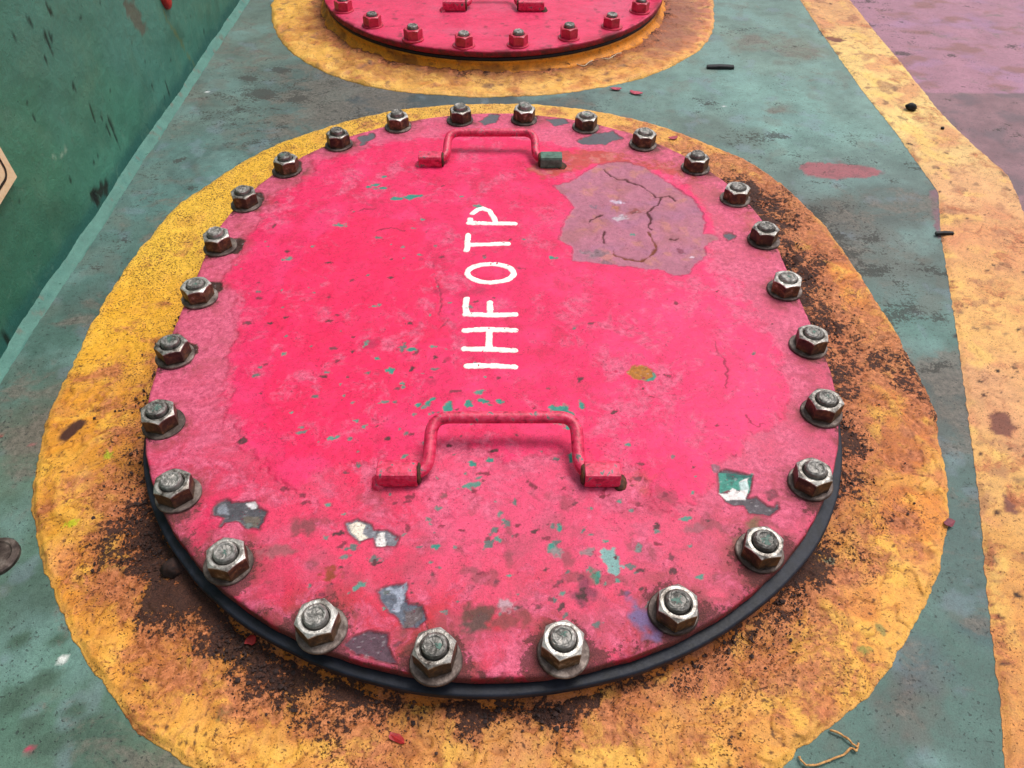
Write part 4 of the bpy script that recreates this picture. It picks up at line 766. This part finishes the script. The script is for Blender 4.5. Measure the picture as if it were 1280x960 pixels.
# hex nut, stud, washer
def lathe(prof, n, close=True):
    V = []; F = []
    for r, z in prof:
        for i in range(n): a = 2 * math.pi * i / n; V.append((r * math.cos(a), r * math.sin(a), z))
    for k in range(len(prof) - 1):
        for i in range(n):
            j = (i + 1) % n; F.append((k * n + i, k * n + j, (k + 1) * n + j, (k + 1) * n + i))
    if close: F.append(tuple(range((len(prof) - 1) * n, len(prof) * n)))
    return V, F
NUT_AF, NUT_H, WASH_H = 0.0305, 0.0175, 0.0030
def nut_mesh(name, mats, seed):
    r_ = random.Random(seed); n = 48; V = []; F = []; idx = []
    ap = NUT_AF / 2
    def hexr(a): 
        a = (a + math.pi / 6) % (math.pi / 3) - math.pi / 6
        return ap / math.cos(a)
    lim = ap * 1.085
    rings = []
    def add(fr, fz, mat):
        rings.append(mat)
        for i in range(n):
            a = 2 * math.pi * i / n; r = fr(a); V.append((r * math.cos(a), r * math.sin(a), fz(a) + r_.gauss(0, 0.00006)))
    cone = lambda a: max(0.0, hexr(a) - ap * 0.985) * 0.62
    add(lambda a: hexr(a) * 0.985, lambda a: 0.0, 1); add(hexr, lambda a: 0.0006 + cone(a) * 0.5, 1)
    add(hexr, lambda a: NUT_H * 0.5, 1); add(hexr, lambda a: NUT_H - cone(a) - 0.0012, 1); add(lambda a: hexr(a) * 0.988, lambda a: NUT_H - cone(a) - 0.0002, 0)
    add(lambda a: ap * 0.93, lambda a: NUT_H, 0); add(lambda a: 0.0118, lambda a: NUT_H, 0); add(lambda a: 0.0106, lambda a: NUT_H - 0.0014, 0); add(lambda a: 0.0102, lambda a: NUT_H - 0.004, 1)  # bore takes the side material, painting shade into the groove round the stud
    for k in range(len(rings) - 1):
        for i in range(n):
            j = (i + 1) % n; F.append((k * n + i, k * n + j, (k + 1) * n + j, (k + 1) * n + i)); idx.append(1 if k < 3 else (rings[k + 1]))
    me = mesh_py(name, V, F, None, False, mats, idx); return me
def stud_mesh(name, mat, seed, hgt):
    r_ = random.Random(seed); z0 = 0.0
    prof = [(0.0099, 0.002), (0.0099, NUT_H - 0.002), (0.0098, NUT_H + hgt - 0.0022), (0.0096, NUT_H + hgt - 0.0014), (0.0086, NUT_H + hgt - 0.0004), (0.0078, NUT_H + hgt), (0.0066, NUT_H + hgt - 0.0002), (0.0058, NUT_H + hgt - 0.0009), (0.0030, NUT_H + hgt - 0.0007), (0.0012, NUT_H + hgt - 0.0008)]
    V, F = lathe(prof, 28)
    V = [(x * (1 + r_.gauss(0, .012)), y * (1 + r_.gauss(0, .012)), z + (r_.gauss(0, .00022) if z > NUT_H else 0)) for x, y, z in V]
    me = mesh_py(name, V, F, mat, True)
    for k, f in enumerate(me.polygons): f.use_smooth = k < 56 
    return me
def washer_mesh(name, mat, seed):
    r_ = random.Random(seed)
    prof = [(0.0205, 0.0), (0.0207, 0.0008), (0.0206, 0.0021), (0.0198, 0.0029), (0.0150, WASH_H), (0.0110, WASH_H)]
    V, F = lathe(prof, 40, False)
    k1, k2 = r_.uniform(0, 6), r_.uniform(0, 6)
    V = [(x * (1 + 0.012 * math.sin(3 * math.atan2(y, x) + k1)), y * (1 + 0.012 * math.sin(2 * math.atan2(y, x) + k2)), z) for x, y, z in V]
    return mesh_py(name, V, F, mat, False)
def fleck_mesh(name, mat, seed):
    r_ = random.Random(seed); n = 14; V = [(0, 0, 0.00035)]; k = r_.uniform(0.0028, 0.0055)
    for i in range(n):
        a = 2 * math.pi * i / n; q = k * (1 + r_.uniform(-0.35, 0.3)); V.append((q * math.cos(a), q * 0.8 * math.sin(a), 0.0))
    return mesh_py(name, V, [(0, 1 + i, 1 + (i + 1) % n) for i in range(n)], mat, True)
NUTS = [nut_mesh('nut', [M_nut_top, M_nut_side], k) for k in range(3)]
NUTS_PINK = [nut_mesh('nut', [M_pinknut, M_pinknut], 9 + k) for k in range(2)]
STUDS = [stud_mesh('stud', M_stud, k, h) for k, h in enumerate((0.0042, 0.0050, 0.0036, 0.0060))]
WASHERS = [washer_mesh('washer', M_washer, k) for k in range(3)]
WASHERS_PINK = [washer_mesh('washer', M_pinknut, 5)]
FLECKS = [fleck_mesh('paint_fleck', M_stud_green, k) for k in range(4)]
def add_bolt(root, x, y, z, seed, pink=False):
    r_ = random.Random(seed)
    st = link('bolt', STUDS[r_.randrange(4)], root); st.location = (x, y, z + WASH_H - 0.0006)
    st.rotation_euler = (r_.gauss(0, 0.012), r_.gauss(0, 0.012), r_.uniform(0, 6.28))
    nt = link('nut', (NUTS_PINK if pink else NUTS)[r_.randrange(2 if pink else 3)], st); nt.rotation_euler = (r_.gauss(0, 0.012), r_.gauss(0, 0.012), r_.uniform(0, 6.28))
    ws = link('washer', (WASHERS_PINK if pink else WASHERS)[0 if pink else r_.randrange(3)], st); ws.location = (r_.gauss(0, 0.0008), r_.gauss(0, 0.0008), -WASH_H + 0.0004)
    if not pink and r_.random() < 0.6:
        fl = link('paint_fleck', FLECKS[r_.randrange(4)], st); fl.location = (r_.gauss(0, .0012), r_.gauss(0, .0012), NUT_H + (0.0042, 0.0050, 0.0036, 0.0060)[STUDS.index(st.data)] - 0.0009); fl.rotation_euler = (0, 0, r_.uniform(0, 6))
    return st

def tube(path, rad, n=14, caps=True, wob=0.0, seed=0):
    """tube along a list of points"""
    r_ = random.Random(seed); P = [Vector(p) for p in path]; V = []; F = []; up = Vector((0, 0, 1)); prev = None
    for i, p in enumerate(P):
        t = (P[min(i + 1, len(P) - 1)] - P[max(i - 1, 0)]).normalized()
        if prev is None: a = t.orthogonal().normalized()
        else: a = (prev - t * prev.dot(t)).normalized()
        prev = a; b = t.cross(a); r = rad[i] if isinstance(rad, (list, tuple)) else rad
        r *= 1 + r_.uniform(-wob, wob)
        for k in range(n): q = 2 * math.pi * k / n; V.append(tuple(p + (a * math.cos(q) + b * math.sin(q)) * r))
    for i in range(len(P) - 1):
        for k in range(n): k2 = (k + 1) % n; F.append((i * n + k, i * n + k2, (i + 1) * n + k2, (i + 1) * n + k))
    if caps: F.append(tuple(range(n))[::-1]); F.append(tuple(range((len(P) - 1) * n, len(P) * n)))
    return V, F
def bezier_round(pts, r, n=7):
    """polyline with rounded corners"""
    P = [Vector(p) for p in pts]; o = [P[0]]
    for i in range(1, len(P) - 1):
        a = (P[i - 1] - P[i]); b = (P[i + 1] - P[i]); ra = min(r, a.length * .49); rb = min(r, b.length * .49); A = P[i] + a.normalized() * ra; B = P[i] + b.normalized() * rb
        for k in range(n + 1):
            t = k / n; o.append(A * (1 - t) ** 2 + P[i] * 2 * t * (1 - t) + B * t * t)
    o.append(P[-1]); return o
def add_handle(root, xl0, xl1, xr0, xr1, xb0, xb1, y0, dy, lift, seed, green_end=False):
    """drop handle: round bar hinged in two welded sleeves, lying back on the plate"""
    zc = 0.0092; hz = zc + lift
    e0 = Vector((xl1 - 0.012, y0, zc)); path = bezier_round([(xl1 - 0.030, y0, zc), (xb0 - 0.001, y0, zc), (xb0 + 0.001, y0 + dy, hz), (xb1 - 0.001, y0 + dy + 0.001, hz), (xb1 + 0.001, y0, zc), (xr0 + 0.030, y0, zc)], 0.017, 8)
    V, F = tube(path, 0.0060, 16, True, 0.02, seed); me = mesh_py('handle', V, F, M_pinkmetal, True); h = link('handle', me, root)
    for (a, b, m) in ((xl0, xl1, M_pinkmetal), (xr0, xr1, M_greenchip if green_end else M_pinkmetal)):
        V = []; F = []; n = 24; rr = [(a, 0.0093), (a + 0.0006, 0.0100), (a + 0.4 * (b - a), 0.0102), (b - 0.0006, 0.0100), (b, 0.0093)]
        V, F = tube([(x, y0, zc) for x, _ in rr], [r for _, r in rr], n, True, 0.0, seed)
        def boxy(y, z):
            dy_, dz_ = y - y0, z - zc; L_ = math.hypot(dy_, dz_); a_ = math.atan2(dz_, dy_)
            k_ = (abs(math.cos(a_)) ** 5 + abs(math.sin(a_)) ** 5) ** (-0.2); return y0 + dy_ * k_ * 1.02, zc + dz_ * k_ * 0.95
        V = [(x, *boxy(y, z)) if L_end else (x, y, z) for (x, y, z), L_end in ((v, True) for v in V)]
        link('sleeve', mesh_py('sleeve', V, F, m, False), h)
    # weld lumps and rusty collars where the bar enters the sleeves
    for xx, s_ in ((xl1, 1), (xr0, -1)):
        V, F = tube([(xx, y0, zc), (xx + s_ * 0.001, y0, zc), (xx + s_ * 0.003, y0, zc)], [0.0098, 0.0106, 0.0085], 18, True, 0.04, seed + 1)
        link('collar', mesh_py('collar', V, F, M_rust, True), h)
    for xx in (xl0, xr1):
        r_ = random.Random(seed + int(xx * 1000)); V, F = lathe([(0.011, -0.0008), (0.0095, 0.002), (0.0065, 0.0045), (0.003, 0.0058)], 14)
        V = [(x * (1 + r_.gauss(0, .07)) * 0.7, y * (1 + r_.gauss(0, .07)), z * (1 + r_.gauss(0, .1))) for x, y, z in V]
        w = link('weld_lump', mesh_py('weld_lump', V, F, M_pinkmetal if xx == xl0 else M_rust, True), h); w.location = (xx, y0 - 0.003, 0)
    return h

def build_gasket(root, k=1.0):
    n = 900; bx, by, nx, ny = outline(n); t = np.arange(n) / n
    x0 = bx + nx * 0.36; y0 = by + ny * 0.36
    bulge = ss(-0.10, -0.26, y0 + 0.10 * (np.abs(x0) < 0.0)) * 0.0078 + 0.0018 * ss(-0.15, -0.32, y0 + 0.5 * np.minimum(0.2 - x0, 0))
    bulge += 0.0042 * np.exp(-(((x0 - 0.29) / 0.09) ** 2 + ((y0 + 0.33) / 0.09) ** 2)) + 0.0009 * fbm(t * 12, t * 0, 0.5, 3, 801)
    ro = 0.3600 - 0.003 * (1 - k) + bulge * k; dz = 0.0006 * fbm(t * 14, t * 0 + 3, 0.6, 3, 802) - 0.0010 * (bulge / 0.008)
    prof = [(-0.03, 0.0081), (-0.0020, 0.0081), (-0.0006, 0.0076), (0.0, 0.0062), (0.0002, 0.0040), (0.0, 0.0018), (-0.0008, 0.0004), (-0.0022, 0.0), (-0.03, 0.0)]
    a = np.array(prof); rr = ro[None] + a[:, 0][:, None]; zz = a[:, 1][:, None] * 0.95 - 0.0202 + dz[None]
    V = np.stack([(bx + nx * rr).ravel(), (by + ny * rr).ravel(), zz.ravel()], 1)
    me = mesh_np('gasket', V, grid_faces(n, len(prof), True)[:, ::-1], M_rubber); return link('gasket', me, root)

def add_letters(root, seed):
    c5 = lambda L: np.array(wpx(crop(L, 430, 200, 0.336), TOP))
    th = math.pi / 180
    oval = [(545 + 86 * math.cos(a * th), 425 + 34 * math.sin(a * th)) for a in range(0, 361, 15)]
    letters = [[[(458,768),(560,768),(634,772)]], [[(449,706),(540,707),(634,710)], [(449,637),(540,633),(634,637)], [(540,636),(538,706)]], [[(452,578),(540,580),(636,578)], [(457,576),(452,550),(457,520)], [(544,576),(542,536)]],
               [oval], [[(466,320),(540,318),(609,315)], [(463,284),(459,312),(457,340)]], [[(464,238),(560,240),(634,241)], [(468,232),(468,224)], [(478,202),(495,190),(516,185),(540,193),(554,212),(564,238)]]]
    for k, strokes in enumerate(letters):
        SP = [c5(s) for s in strokes]; allp = np.concatenate(SP); lo = allp.min(0) - 0.006; hi = allp.max(0) + 0.006; st = 0.0008
        xs = np.arange(lo[0], hi[0], st); ys = np.arange(lo[1], hi[1], st); X, Y = np.meshgrid(xs, ys); x = X.ravel(); y = Y.ravel()
        def sdf(x, y):
            d = np.full(x.shape, 1e9)
            for s in SP:
                for i in range(len(s) - 1): d = np.minimum(d, seg_dist(x, y, s[i], s[i + 1]))
            return d - (0.0041 + 0.0009 * fbm(x, y, 0.012, 3, seed + k) + 0.0003 * fbm(x, y, 0.004, 2, seed + 30))
        d = sdf(x, y); F = grid_faces(len(xs), len(ys)); cen = d[F].mean(1); wear = fbm(x[F[:, 0]], y[F[:, 0]], 0.004, 2, seed + 50 + k)
        F = F[(cen < 0) & (wear < 0.92)]
        used, cnt = np.unique(F, return_counts=True); border = used[cnt < 4]
        for it in range(2):
            e = 1e-4; dd = sdf(x[border], y[border]); gx = (sdf(x[border] + e, y[border]) - dd) / e; gy = (sdf(x[border], y[border] + e) - dd) / e
            dd = np.clip(dd, -0.0006, 0.0006); x[border] -= dd * gx; y[border] -= dd * gy
        z = surface_z(x, y, 600) + 0.0007; z[border] -= 0.0009
        remap = np.full(len(x), -1); remap[used] = np.arange(len(used))
        me = mesh_np('letter', np.stack([x[used], y[used], z[used]], 1), remap[F], M_white); link('letter', me, root)

near = empty('manhole_cover', (0, 0, TOP)); tag(near, 'bolted pink manhole cover lettered IHFOTP with flaking paint and bare steel nuts', 'manhole cover')
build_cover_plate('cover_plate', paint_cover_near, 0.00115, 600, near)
build_gasket(near)
add_letters(near, 900)
for k, (x, y) in enumerate(BOLTS):
    add_bolt(near, x, y, float(surface_z(np.array([x]), np.array([y]), 600)[0]) + 0.0003, k + 40)
add_handle(near, -0.103, -0.066, 0.088, 0.121, -0.056, 0.083, -0.2735, 0.052, 0.020, 3)
add_handle(near, -0.113, -0.080, 0.062, 0.093, -0.073, 0.055, 0.2985, 0.046, 0.018, 4, True)

far = empty('manhole_cover', (FAR[0], FAR[1], TOP)); tag(far, 'bolted pink manhole cover without lettering, its nuts painted pink', 'manhole cover')
build_cover_plate('cover_plate', paint_cover_far, 0.0032, 700, far)
build_gasket(far, 0.0)
FB = [(430,13),(466,32),(517,49),(580,57),(648,56),(711,47),(764,33),(800,14)]
fb = [tuple(at(u, v, TOP)[:2] - FAR) for u, v in FB]
s_last = station(np.array([fb[-1][0]]), np.array([fb[-1][1]]), RB)[0]; s_first = station(np.array([fb[0][0]]), np.array([fb[0][1]]), RB)[0]
gap = (s_last + 1 - s_first) / 19.0
for j in range(1, 19):
    bx, by, nx, ny = outline(2600, RB); i = int(((s_first + gap * j) % 1.0) * 2600) % 2600; fb.append((bx[i] + nx[i] * RB, by[i] + ny[i] * RB))
for k, (x, y) in enumerate(fb): add_bolt(far, x, y, float(cover_h(np.array([x]), np.array([y]), 700)[0]), k + 140, True)
hx = [at(u, 12, TOP)[0] - FAR[0] for u in (554, 582, 648, 680)]; hy = at(560, 12, TOP)[1] - FAR[1]
add_handle(far, hx[0], hx[1], hx[2], hx[3], hx[1] + 0.008, hx[2] - 0.004, hy, 0.048, 0.020, 6)
add_handle(far, -0.105, -0.070, 0.070, 0.105, -0.064, 0.064, 0.30, 0.048, 0.018, 7)

# ------------------------------------------------------------------ loose dirt, flakes and litter
def blob(seed, n1=6, n2=4, sx=1, sy=1, sz=0.6, rough=0.25):
    r_ = random.Random(seed); V = [(0, 0, sz)]; F = []
    for j in range(1, n2):
        a = math.pi * j / n2
        for i in range(n1):
            b = 2 * math.pi * i / n1 + j * 0.5; k = 1 + r_.uniform(-rough, rough); V.append((sx * math.sin(a) * math.cos(b) * k, sy * math.sin(a) * math.sin(b) * k, sz * math.cos(a) * k))
    V.append((0, 0, -sz)); L = len(V) - 1
    for i in range(n1):
        i2 = (i + 1) % n1; F.append((0, 1 + i, 1 + i2))
        for j in range(n2 - 2): F.append((1 + j * n1 + i, 1 + (j + 1) * n1 + i, 1 + (j + 1) * n1 + i2)); F.append((1 + j * n1 + i, 1 + (j + 1) * n1 + i2, 1 + j * n1 + i2))
        F.append((L, 1 + (n2 - 2) * n1 + i2, 1 + (n2 - 2) * n1 + i))
    return np.array(V), np.array(F)
M_crumb = simple_mat('dark_soil', [(0.3, T(30, 22, 24)), (0.55, T(64, 44, 40)), (0.72, T(112, 70, 50))], 140, 0.85, bump=0.3)
def build_crumbs():
    protos = [blob(k, 5, 3, 1, r, .6, .3) for k, r in ((1, .8), (2, .5), (3, 1.0), (4, .35))]
    n = 90000; bx, by, nx, ny = outline(4000); i = RNG.integers(0, 4000, n); d = RNG.exponential(0.030, n) + 0.001
    ok = d < 0.115; i, d = i[ok], d[ok]; x = bx[i] + nx[i] * (COAM_R + d); y = by[i] + ny[i] * (COAM_R + d)
    dens = dirt_field(x, y); g = fbm(x, y, 0.030, 6, 211, 0.62)
    keep = RNG.random(len(x)) < np.clip(0.9 * ss(0.22, 0.8, dens + 0.2 * g), 0.006, 0.8)
    x, y, d = x[keep], y[keep], d[keep]; N = min(len(x), 22000); x, y, d = x[:N], y[:N], d[:N]
    z = deck_h(x, y) + 0.0034
    s_ = np.clip(RNG.lognormal(math.log(0.00065), 0.55, N), 0.0003, 0.0030); a = RNG.random(N) * 6.28; pick = RNG.integers(0, 4, N)
    VV = []; FF = []; off = 0
    for q, (V, F) in enumerate(protos):
        m = np.nonzero(pick == q)[0]; ca, sa = np.cos(a[m])[:, None], np.sin(a[m])[:, None]; sc = s_[m][:, None]
        X = (V[None, :, 0] * ca - V[None, :, 1] * sa) * sc + x[m][:, None]; Y = (V[None, :, 0] * sa + V[None, :, 1] * ca) * sc + y[m][:, None]; Z = V[None, :, 2] * sc + z[m][:, None] + 0.2 * sc
        VV.append(np.stack([X, Y, Z], 2).reshape(-1, 3)); FF.append((F[None] + (np.arange(len(m)) * len(V))[:, None, None]).reshape(-1, 3) + off); off += len(m) * len(V)
    me = mesh_np('dirt_crumbs', np.concatenate(VV), np.concatenate(FF), M_crumb, smooth=False)
    return tag(link('dirt_crumbs', me), 'dark crumbs of soil and rust scattered on the yellow ring', 'dirt', kind='stuff')
build_crumbs()

def lump(name, u, v, sx, sy, sz, rz, mat, label, cat, seed, group=None, lift=0.003, hz=0.0):
    V, F = blob(seed, 9, 6, sx, sy, sz, 0.18); o = link(name, mesh_py(name, V, [tuple(f) for f in F.tolist()], mat, True)); q = at(u, v, hz)
    o.location = (q[0], q[1], float(deck_h(np.array([q[0]]), np.array([q[1]]))[0]) + lift + sz * 0.7); o.rotation_euler = (rnd.gauss(0, .08), rnd.gauss(0, .08), rz); return tag(o, label, cat, group)
def flake(name, u, v, l, w, rz, mat, label, cat, seed, group=None, lift=0.0022, curl=0.002):
    r_ = random.Random(seed); n = 12; top = []; 
    for i in range(n):
        a = 2 * math.pi * i / n; k = 1 + r_.uniform(-0.28, 0.2); x, y = l * math.cos(a) * k, w * math.sin(a) * k; top.append((x, y, 0.0009 + curl * (x / l) ** 2 * (1 if x > 0 else 0.5)))
    V = top + [(x, y, z - 0.0008) for x, y, z in top]; F = [tuple(range(n)), tuple(range(2 * n - 1, n - 1, -1))] + [(i, n + i, n + (i + 1) % n, (i + 1) % n) for i in range(n)]
    o = link(name, mesh_py(name, V, F, mat)); q = at(u, v); o.location = (q[0], q[1], float(deck_h(np.array([q[0]]), np.array([q[1]]))[0]) + lift); o.rotation_euler = (0, 0, rz); return tag(o, label, cat, group)
M_black = simple_mat('black_rubber_scrap', [(0.3, T(14, 14, 16)), (0.6, T(30, 30, 34)), (0.8, T(52, 50, 50))], 120, 0.6)
M_pinkflake = simple_mat('pink_paint_flake', [(0.3, T(150, 40, 62)), (0.6, T(200, 78, 100))], 150, 0.55)
M_redflake = simple_mat('red_paint_flake', [(0.3, T(140, 24, 30)), (0.6, T(196, 46, 44))], 150, 0.5)
M_maroon = simple_mat('maroon_paint_flake', [(0.3, T(90, 36, 48)), (0.6, T(140, 62, 76))], 150, 0.55)
M_string = simple_mat('pale_orange_twine', [(0.3, T(170, 110, 60)), (0.6, T(222, 168, 104))], 300, 0.7)
M_wire = simple_mat('pale_wire', [(0.3, T(170, 130, 90)), (0.6, T(220, 200, 170))], 300, 0.6)
def scrap_strip(u, v, length, width, hgt, rz, label, seed):
    r_ = random.Random(seed); V = []; F = []; n = 9
    for i in range(n):
        t = i / (n - 1) - 0.5; y = 0.0012 * math.sin(3 * t); w = width * (1 - 0.15 * abs(t)) / 2 * (1 + r_.uniform(-.08, .08)); z = 0.0006 * math.cos(5 * t)
        for yy, zz in ((-w, 0), (-w, hgt * .8), (-w * .8, hgt), (w * .8, hgt), (w, hgt * .8), (w, 0)): V.append((t * length, y + yy, z + zz))
    for i in range(n - 1):
        for k in range(6): F.append((i * 6 + k, i * 6 + (k + 1) % 6, (i + 1) * 6 + (k + 1) % 6, (i + 1) * 6 + k)[::-1])
    F += [(0, 1, 2, 3, 4, 5), tuple(range((n - 1) * 6, n * 6))[::-1]]
    o = link('rubber_scrap', mesh_py('rubber_scrap', V, F, M_black)); q = at(u, v); o.location = (q[0], q[1], float(deck_h(np.array([q[0]]), np.array([q[1]]))[0]) + 0.0004); o.rotation_euler = (0, 0, rz)
    return tag(o, label, 'scrap')
scrap_strip(900, 86, 0.050, 0.011, 0.0055, -0.06, 'flat black rubber strip lying on the green deck beside the far manhole', 1)
o = scrap_strip(1179, 295, 0.024, 0.0055, 0.004, -0.1, 'short black scrap at the green edge of the yellow stripe', 2); o.location.z += 0.0015
lump('rubber_plug', 1138, 138, 0.0115, 0.0085, 0.006, 0.2, M_black, 'small round black plug lying on the yellow stripe', 'plug', 21)
lump('pebble', 1177, 163, 0.003, 0.003, 0.0022, 0.2, M_black, 'tiny dark pebble on the yellow stripe', 'pebble', 22)
lump('soil_clod', 223, 714, 0.013, 0.010, 0.008, 0.5, M_crumb, 'dark clod of soil under the near gasket edge on the yellow ring', 'clod', 23)
flake('paint_flake', 316, 804, 0.0058, 0.0045, 0.3, M_redflake, 'curled red paint flake on dark dirt beside the coaming', 'paint flake', 31, lift=0.0045)
flake('paint_flake', 497, 925, 0.0080, 0.0030, -0.4, M_redflake, 'long red paint flake on the gritty yellow ring', 'paint flake', 32, lift=0.0035)
flake('paint_flake', 1184, 657, 0.0050, 0.0042, 0.6, M_maroon, 'dark pink paint flake at the outer edge of the yellow ring', 'paint flake', 33, lift=0.003)
flake('paint_flake', 770, 113, 0.010, 0.005, -0.2, M_pinkflake, 'smaller pink paint flake on green deck touching the far yellow ring', 'paint flake', 34, 'pink paint flakes between the rings')
flake('paint_flake', 795, 118, 0.012, 0.0055, -0.5, M_pinkflake, 'larger pink paint flake lying clear on green deck between the yellow rings', 'paint flake', 35, 'pink paint flakes between the rings')
flake('paint_flake', 841, 175, 0.008, 0.004, 0.2, M_pinkflake, 'pink paint flake on the thin far rim of the yellow ring', 'paint flake', 36, lift=0.003)
def strand(name, L, z, rad, mat, label, cat, seed, arch=0.002):
    P = [at(u, v) for u, v in L]; Q = []
    for i in range(len(P) - 1):
        a = P[max(i - 1, 0)]; b = P[i]; c = P[i + 1]; d = P[min(i + 2, len(P) - 1)]
        for k in range(6):
            t = k / 6; Q.append(0.5 * ((2 * b) + (c - a) * t + (2 * a - 5 * b + 4 * c - d) * t * t + (-a + 3 * b - 3 * c + d) * t ** 3))
    Q.append(P[-1]); r_ = random.Random(seed); path = []
    for i, q in enumerate(Q): path.append((q[0], q[1], float(deck_h(np.array([q[0]]), np.array([q[1]]))[0]) + z + rad + arch * abs(math.sin(i * 0.45))))
    V, F = tube(path, rad, 7, True, 0.15, seed); return tag(link(name, mesh_py(name, V, F, mat, True)), label, cat)
strand('twine', crop([(555,815),(600,835),(628,858),(652,880),(658,868),(650,895),(632,884),(604,908),(560,925),(520,941),(480,948),(455,938),(440,915)], 850, 640, 0.336), 0.0012, 0.00085, M_string, 'loop of pale orange twine on the green deck against the yellow ring', 'twine', 5, 0.0015)
strand('wire_strand', crop([(430,360),(480,375),(520,352),(570,330),(600,338),(630,333),(660,312),(692,305)], 620, 0, 0.2266), 0.003, 0.0010, M_wire, 'thin pale wire lying at the base of the far coaming', 'wire', 6, 0.001)

def disc_plug():
    q = at(-4, 698); V, F = lathe([(0.0205, -0.001), (0.0205, 0.0030), (0.0190, 0.0046), (0.0150, 0.0052), (0.0135, 0.0042), (0.006, 0.0042)], 36)
    o = link('deck_plug', mesh_py('deck_plug', V, F, M_washer)); o.location = (q[0], q[1], 0.0003); tag(o, 'round rusty steel plug set in the green deck near the yellow ring', 'deck plug')
disc_plug()

# red lug high on the wall, pale placard with a black rounded border
def wall_lug():
    q = at_wall(201, -12); V, F = lathe([(0.0, 0.0)], 3) if False else ([], [])
    n = 20; out = []
    for i in range(n):
        a = 2 * math.pi * i / n; out.append((0.017 * math.sin(a), 0.026 * math.cos(a) * (1.0 if math.cos(a) > 0 else 1.15)))
    prof = [(0.0, 1.0), (0.006, 1.0), (0.0085, 0.9), (0.0095, 0.7)]
    for x, k in prof:
        for (y, z) in out: V.append((x, y * k, z * k))
    for j in range(len(prof) - 1):
        for i in range(n): i2 = (i + 1) % n; F.append((j * n + i, j * n + i2, (j + 1) * n + i2, (j + 1) * n + i))
    F.append(tuple(range((len(prof) - 1) * n, len(prof) * n)))
    o = link('wall_lug', mesh_py('wall_lug', V, F, M_redflake, True)); o.location = (WALL_X + float(wall_bulge(np.array([q[1]]), np.array([q[2]]))[0]) - 0.001, q[1], q[2]); tag(o, 'small rounded red lug on the green wall above a rust run', 'lug')
wall_lug()
M_placard = simple_mat('cream_placard', [(0.3, T(226, 196, 150)), (0.6, T(244, 222, 184))], 90, 0.5)
M_ink = simple_mat('black_border_print', [(0.3, T(20, 20, 22)), (0.6, T(34, 32, 34))], 90, 0.5)
def placard():
    a = np.array(at_wall(15.5, 221)); b = np.array(at_wall(0, 194)); c = np.array(at_wall(0, 246))
    w1 = (b - a)[1:]; w2 = (c - a)[1:]; w1 /= np.linalg.norm(w1); w2 /= np.linalg.norm(w2); side = 0.10
    root = empty('wall_placard', (WALL_X + 0.004, a[1], a[2])); tag(root, 'cream placard with black rounded border fixed to the green wall', 'placard')
    def sq(lo, hi, r, k=6):
        P = []
        for cx, cy, a0 in ((hi - r, hi - r, 0), (lo + r, hi - r, 90), (lo + r, lo + r, 180), (hi - r, lo + r, 270)):
            for i in range(k + 1): t = math.radians(a0 + 90 * i / k); P.append((cx + r * math.cos(t), cy + r * math.sin(t)))
        return P
    to3 = lambda p, x: (x, *(w1 * p[0] + w2 * p[1]))
    P = sq(0.0, side, 0.001); n = len(P); V = [to3(p, 0.0015) for p in P] + [to3(p, -0.004) for p in P]
    link('plate', mesh_py('plate', V, [tuple(range(n))] + [(i, n + i, n + (i + 1) % n, (i + 1) % n) for i in range(n)], M_placard), root)
    A = sq(0.010, side - 0.010, 0.012); B = sq(0.0135, side - 0.0135, 0.009); V = [to3(p, 0.0019) for p in A] + [to3(p, 0.0019) for p in B]
    link('border', mesh_py('border', V, [(i, (i + 1) % n, n + (i + 1) % n, n + i) for i in range(n)], M_ink), root)
placard()
